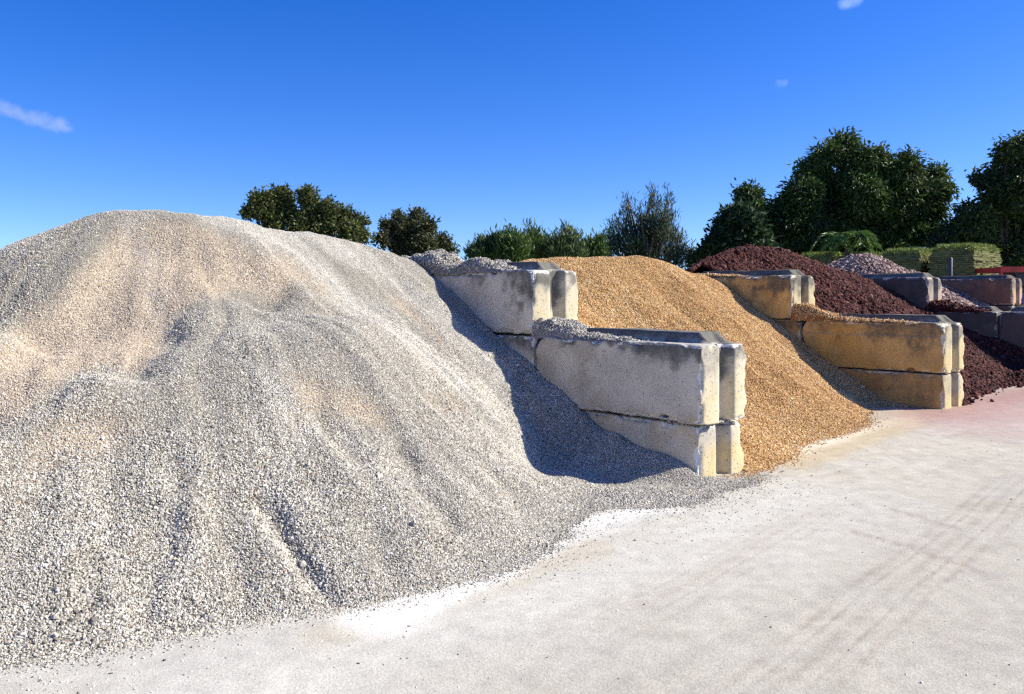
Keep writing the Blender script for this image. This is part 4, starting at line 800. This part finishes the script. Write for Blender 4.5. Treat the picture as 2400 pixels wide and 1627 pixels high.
M_sod = surf_mat("cut sod layers", fine=30, amp=0.5, bump=0.8, bscale=40, bdist=0.02, rough=0.95); M_pal = plain_mat("pallet timber", (0.24, 0.18, 0.12), 0.85)
def sod_stack(a_off, r_off, height, label, seed):
    x0, y0 = 11.45 + DB[0] * a_off + DR[0] * r_off, 20.8 + DB[1] * a_off + DR[1] * r_off
    g = float(ground_z(to_bay(x0, y0)[1])); root = empty("sod_stack", (x0, y0, g)); root.rotation_euler = (0, 0, YAW); tag(root, label, "sod stack", "stacks of cut sod behind the bays")
    LX, LY = 1.10, 0.98; nl = int((height - 0.14) / 0.052); parts = []
    for i in range(nl):
        z0 = 0.14 + i * 0.052; ox, oy = rng.uniform(-.025, .025, 2); sh_ = 0.11 * max(0.0, (i - nl + 6) / 6) ** 2; lx, ly = LX - 2 * sh_ + rng.uniform(-.03, .03), LY - 2 * sh_ + rng.uniform(-.03, .03); ox += sh_; oy += sh_
        t = np.linspace(0, 1, 13); rim = np.vstack([np.c_[t[:-1] * lx, 0 * t[:-1]], np.c_[0 * t[:-1] + lx, t[:-1] * ly], np.c_[lx - t[:-1] * lx, 0 * t[:-1] + ly], np.c_[0 * t[:-1], ly - t[:-1] * ly]])
        rim = rim + [ox, oy] + rng.normal(0, 0.012, rim.shape); rim[:, 1] *= -1; n_ = len(rim); sag = 0.025 * (fbm2(rim[:, 0], rim[:, 1], 2.5, 2, seed + i * 0.2) - .5)
        lo = np.c_[rim, np.full(n_, z0) + sag]; m_ = np.c_[rim * 1.0, np.full(n_, z0 + 0.02) + sag]; hi = np.c_[rim + rng.normal(0, 0.008, rim.shape), np.full(n_, z0 + 0.047) + sag]; ce = np.array([[LX / 2, -LY / 2, z0 + 0.05]])
        V = np.vstack([lo, m_, hi, np.repeat(ce, n_, 0)]); j = np.arange(n_); k = (j + 1) % n_
        Fq = np.vstack([np.c_[j + b * n_, k + b * n_, k + (b + 1) * n_, j + (b + 1) * n_] for b in range(3)])
        soil, gr = np.array([0.13, 0.095, 0.06]), np.array([0.19, 0.22, 0.06]); jit = rng.uniform(0.7, 1.3, (n_, 1))
        c = np.vstack([soil * jit, (soil * .5 + gr * .5) * jit, gr * jit, np.repeat(gr[None], n_, 0)]); parts.append((V, Fq[:, ::-1], c))
    V, Fq, c = join(parts); mesh_obj("sod_layers", V, Fq, M_sod, root, smooth=False, col=c)
    n_ = 2600; top = 0.14 + nl * 0.052; P = np.c_[rng.uniform(0.04, LX - 0.04, n_), -rng.uniform(0.04, LY - 0.04, n_), np.full(n_, top - 0.03)]
    D = rng.normal(size=(n_, 3)) * 0.45 + [0, 0, 1]; e = np.minimum(np.minimum(P[:, 0], LX - P[:, 0]), np.minimum(-P[:, 1], LY + P[:, 1])) < 0.12; D[e, 2] *= 0.1; P[e, 2] -= rng.uniform(0, 0.1, e.sum())
    V, Fq, cc = leaves(P, D, 0.13, 0.014, mix((0.10, 0.14, 0.03), (0.30, 0.36, 0.08), rng.random(n_))); mesh_obj("grass_top", V, Fq, M_leaf, root, smooth=False, col=cc)
    for q in range(3):
        bx = [0.0, 0.5, 1.0][q]; x1 = bx * (LX - 0.1); vv = np.array([[x, -y, z] for x in (x1, x1 + 0.1) for y in (0, LY) for z in (0, 0.135)]); mesh_obj("pallet_bearer", vv, [[0, 1, 3, 2], [4, 6, 7, 5], [0, 4, 5, 1], [2, 3, 7, 6], [1, 5, 7, 3], [0, 2, 6, 4]], M_pal, root, smooth=False)
hts = [2.52, 2.46, 2.40, 2.46, 2.42]
labs = ["front sod stack with a sunlit end and grassy top, left of the dark gap", "second sod stack from the sunlit end, right of the grey post's left side", "third sod stack back, its grassy top just right of the pinkish heap", "fourth sod stack back, grassy top behind the pinkish heap's peak", "farthest sod stack, thin green top left of the pinkish heap"]
for i in range(5): sod_stack(i * 1.24 + (0.06 if i else 0), 0, hts[i], labs[i], i * 7.0)
sod_stack(0.25, 1.48, 2.56, "sunlit sod stack right of the dark gap, above the red frame", 50.0)
# post
pp = at(2227, 620, 20.2); g = float(ground_z(to_bay(pp[0], 20.2)[1])); pv, pf = tube([(0, 0, 0), (0, 0, 1.2), (0.01, 0, 2.14), (0.01, 0, 2.16)], [0.045, 0.045, 0.045, 0.025], 12)
po = mesh_obj("metal_post", pv, pf, plain_mat("galvanised post", (0.06, 0.062, 0.07), 0.6, 0.2), loc=(pp[0], 20.2, g)); tag(po, "slim grey metal post standing against the sod stacks", "post")
# red framed cart at the right edge
def boxv(x0, x1, y0, y1, z0, z1, bev=0.012):
    import bmesh
    bm = bmesh.new(); bmesh.ops.create_cube(bm, size=1.0)
    for v in bm.verts: v.co = (x0 + (v.co.x + .5) * (x1 - x0), y0 + (v.co.y + .5) * (y1 - y0), z0 + (v.co.z + .5) * (z1 - z0))
    bmesh.ops.bevel(bm, geom=bm.edges[:], offset=bev, segments=2, affect='EDGES'); return bm
def box_part(name, mat, parent, *b, bev=0.012):
    bm = boxv(*b, bev=bev); me = bpy.data.meshes.new(name); bm.to_mesh(me); bm.free(); me.materials.append(mat); o = bpy.data.objects.new(name, me); COL.objects.link(o); o.parent = parent; return o
M_redp = plain_mat("red paint", (0.42, 0.022, 0.012), 0.45, var=0.3, scale=5); M_blk = plain_mat("black machine paint", (0.018, 0.018, 0.02), 0.5); M_pur = plain_mat("purple panel", (0.10, 0.06, 0.24), 0.5)
cp = at(2344, 640, 19.8); g = float(ground_z(to_bay(cp[0], 19.8)[1])); cart = empty("utility_cart", (cp[0], 19.8, g)); tag(cart, "red steel framed cart with a dark body at the right edge", "cart")
zt = EYE + (700 - 625) / F * 19.8 - g
box_part("roof_beam", M_redp, cart, 0.0, 2.2, 0.0, 0.09, zt - 0.125, zt); box_part("roof_beam", M_redp, cart, 0.0, 2.2, 1.2, 1.29, zt - 0.125, zt)
for x_ in (0.01, 2.1):
    box_part("roof_beam", M_redp, cart, x_, x_ + 0.08, 0.092, 1.198, zt - 0.12, zt - 0.01)
    for y_ in (0.01, 1.21): box_part("post", M_redp, cart, x_, x_ + 0.075, y_, y_ + 0.075, 0.3, zt - 0.127)
box_part("body", M_blk, cart, 0.12, 2.06, 0.12, 1.15, 0.35, 1.42, bev=0.05); box_part("seat", M_blk, cart, 0.5, 0.95, 0.3, 1.0, 1.425, 1.80, bev=0.05); box_part("panel", M_pur, cart, 0.5, 2.0, 0.075, 0.117, 1.05, 1.30, bev=0.01)
for x_ in (0.45, 1.7):
    for y_ in (0.05, 1.02):
        import bmesh
        bm = bmesh.new(); bmesh.ops.create_cone(bm, cap_ends=True, segments=24, radius1=0.33, radius2=0.33, depth=0.2); bmesh.ops.bevel(bm, geom=[e for e in bm.edges if len(e.link_faces) == 2 and e.calc_face_angle(0) > 1], offset=0.04, segments=2, affect='EDGES')
        me = bpy.data.meshes.new("wheel"); bm.to_mesh(me); bm.free(); me.materials.append(M_blk); o = bpy.data.objects.new("wheel", me); COL.objects.link(o); o.parent = cart; o.rotation_euler = (math.pi / 2, 0, 0); o.location = (x_, y_ + 0.05, 0.33)
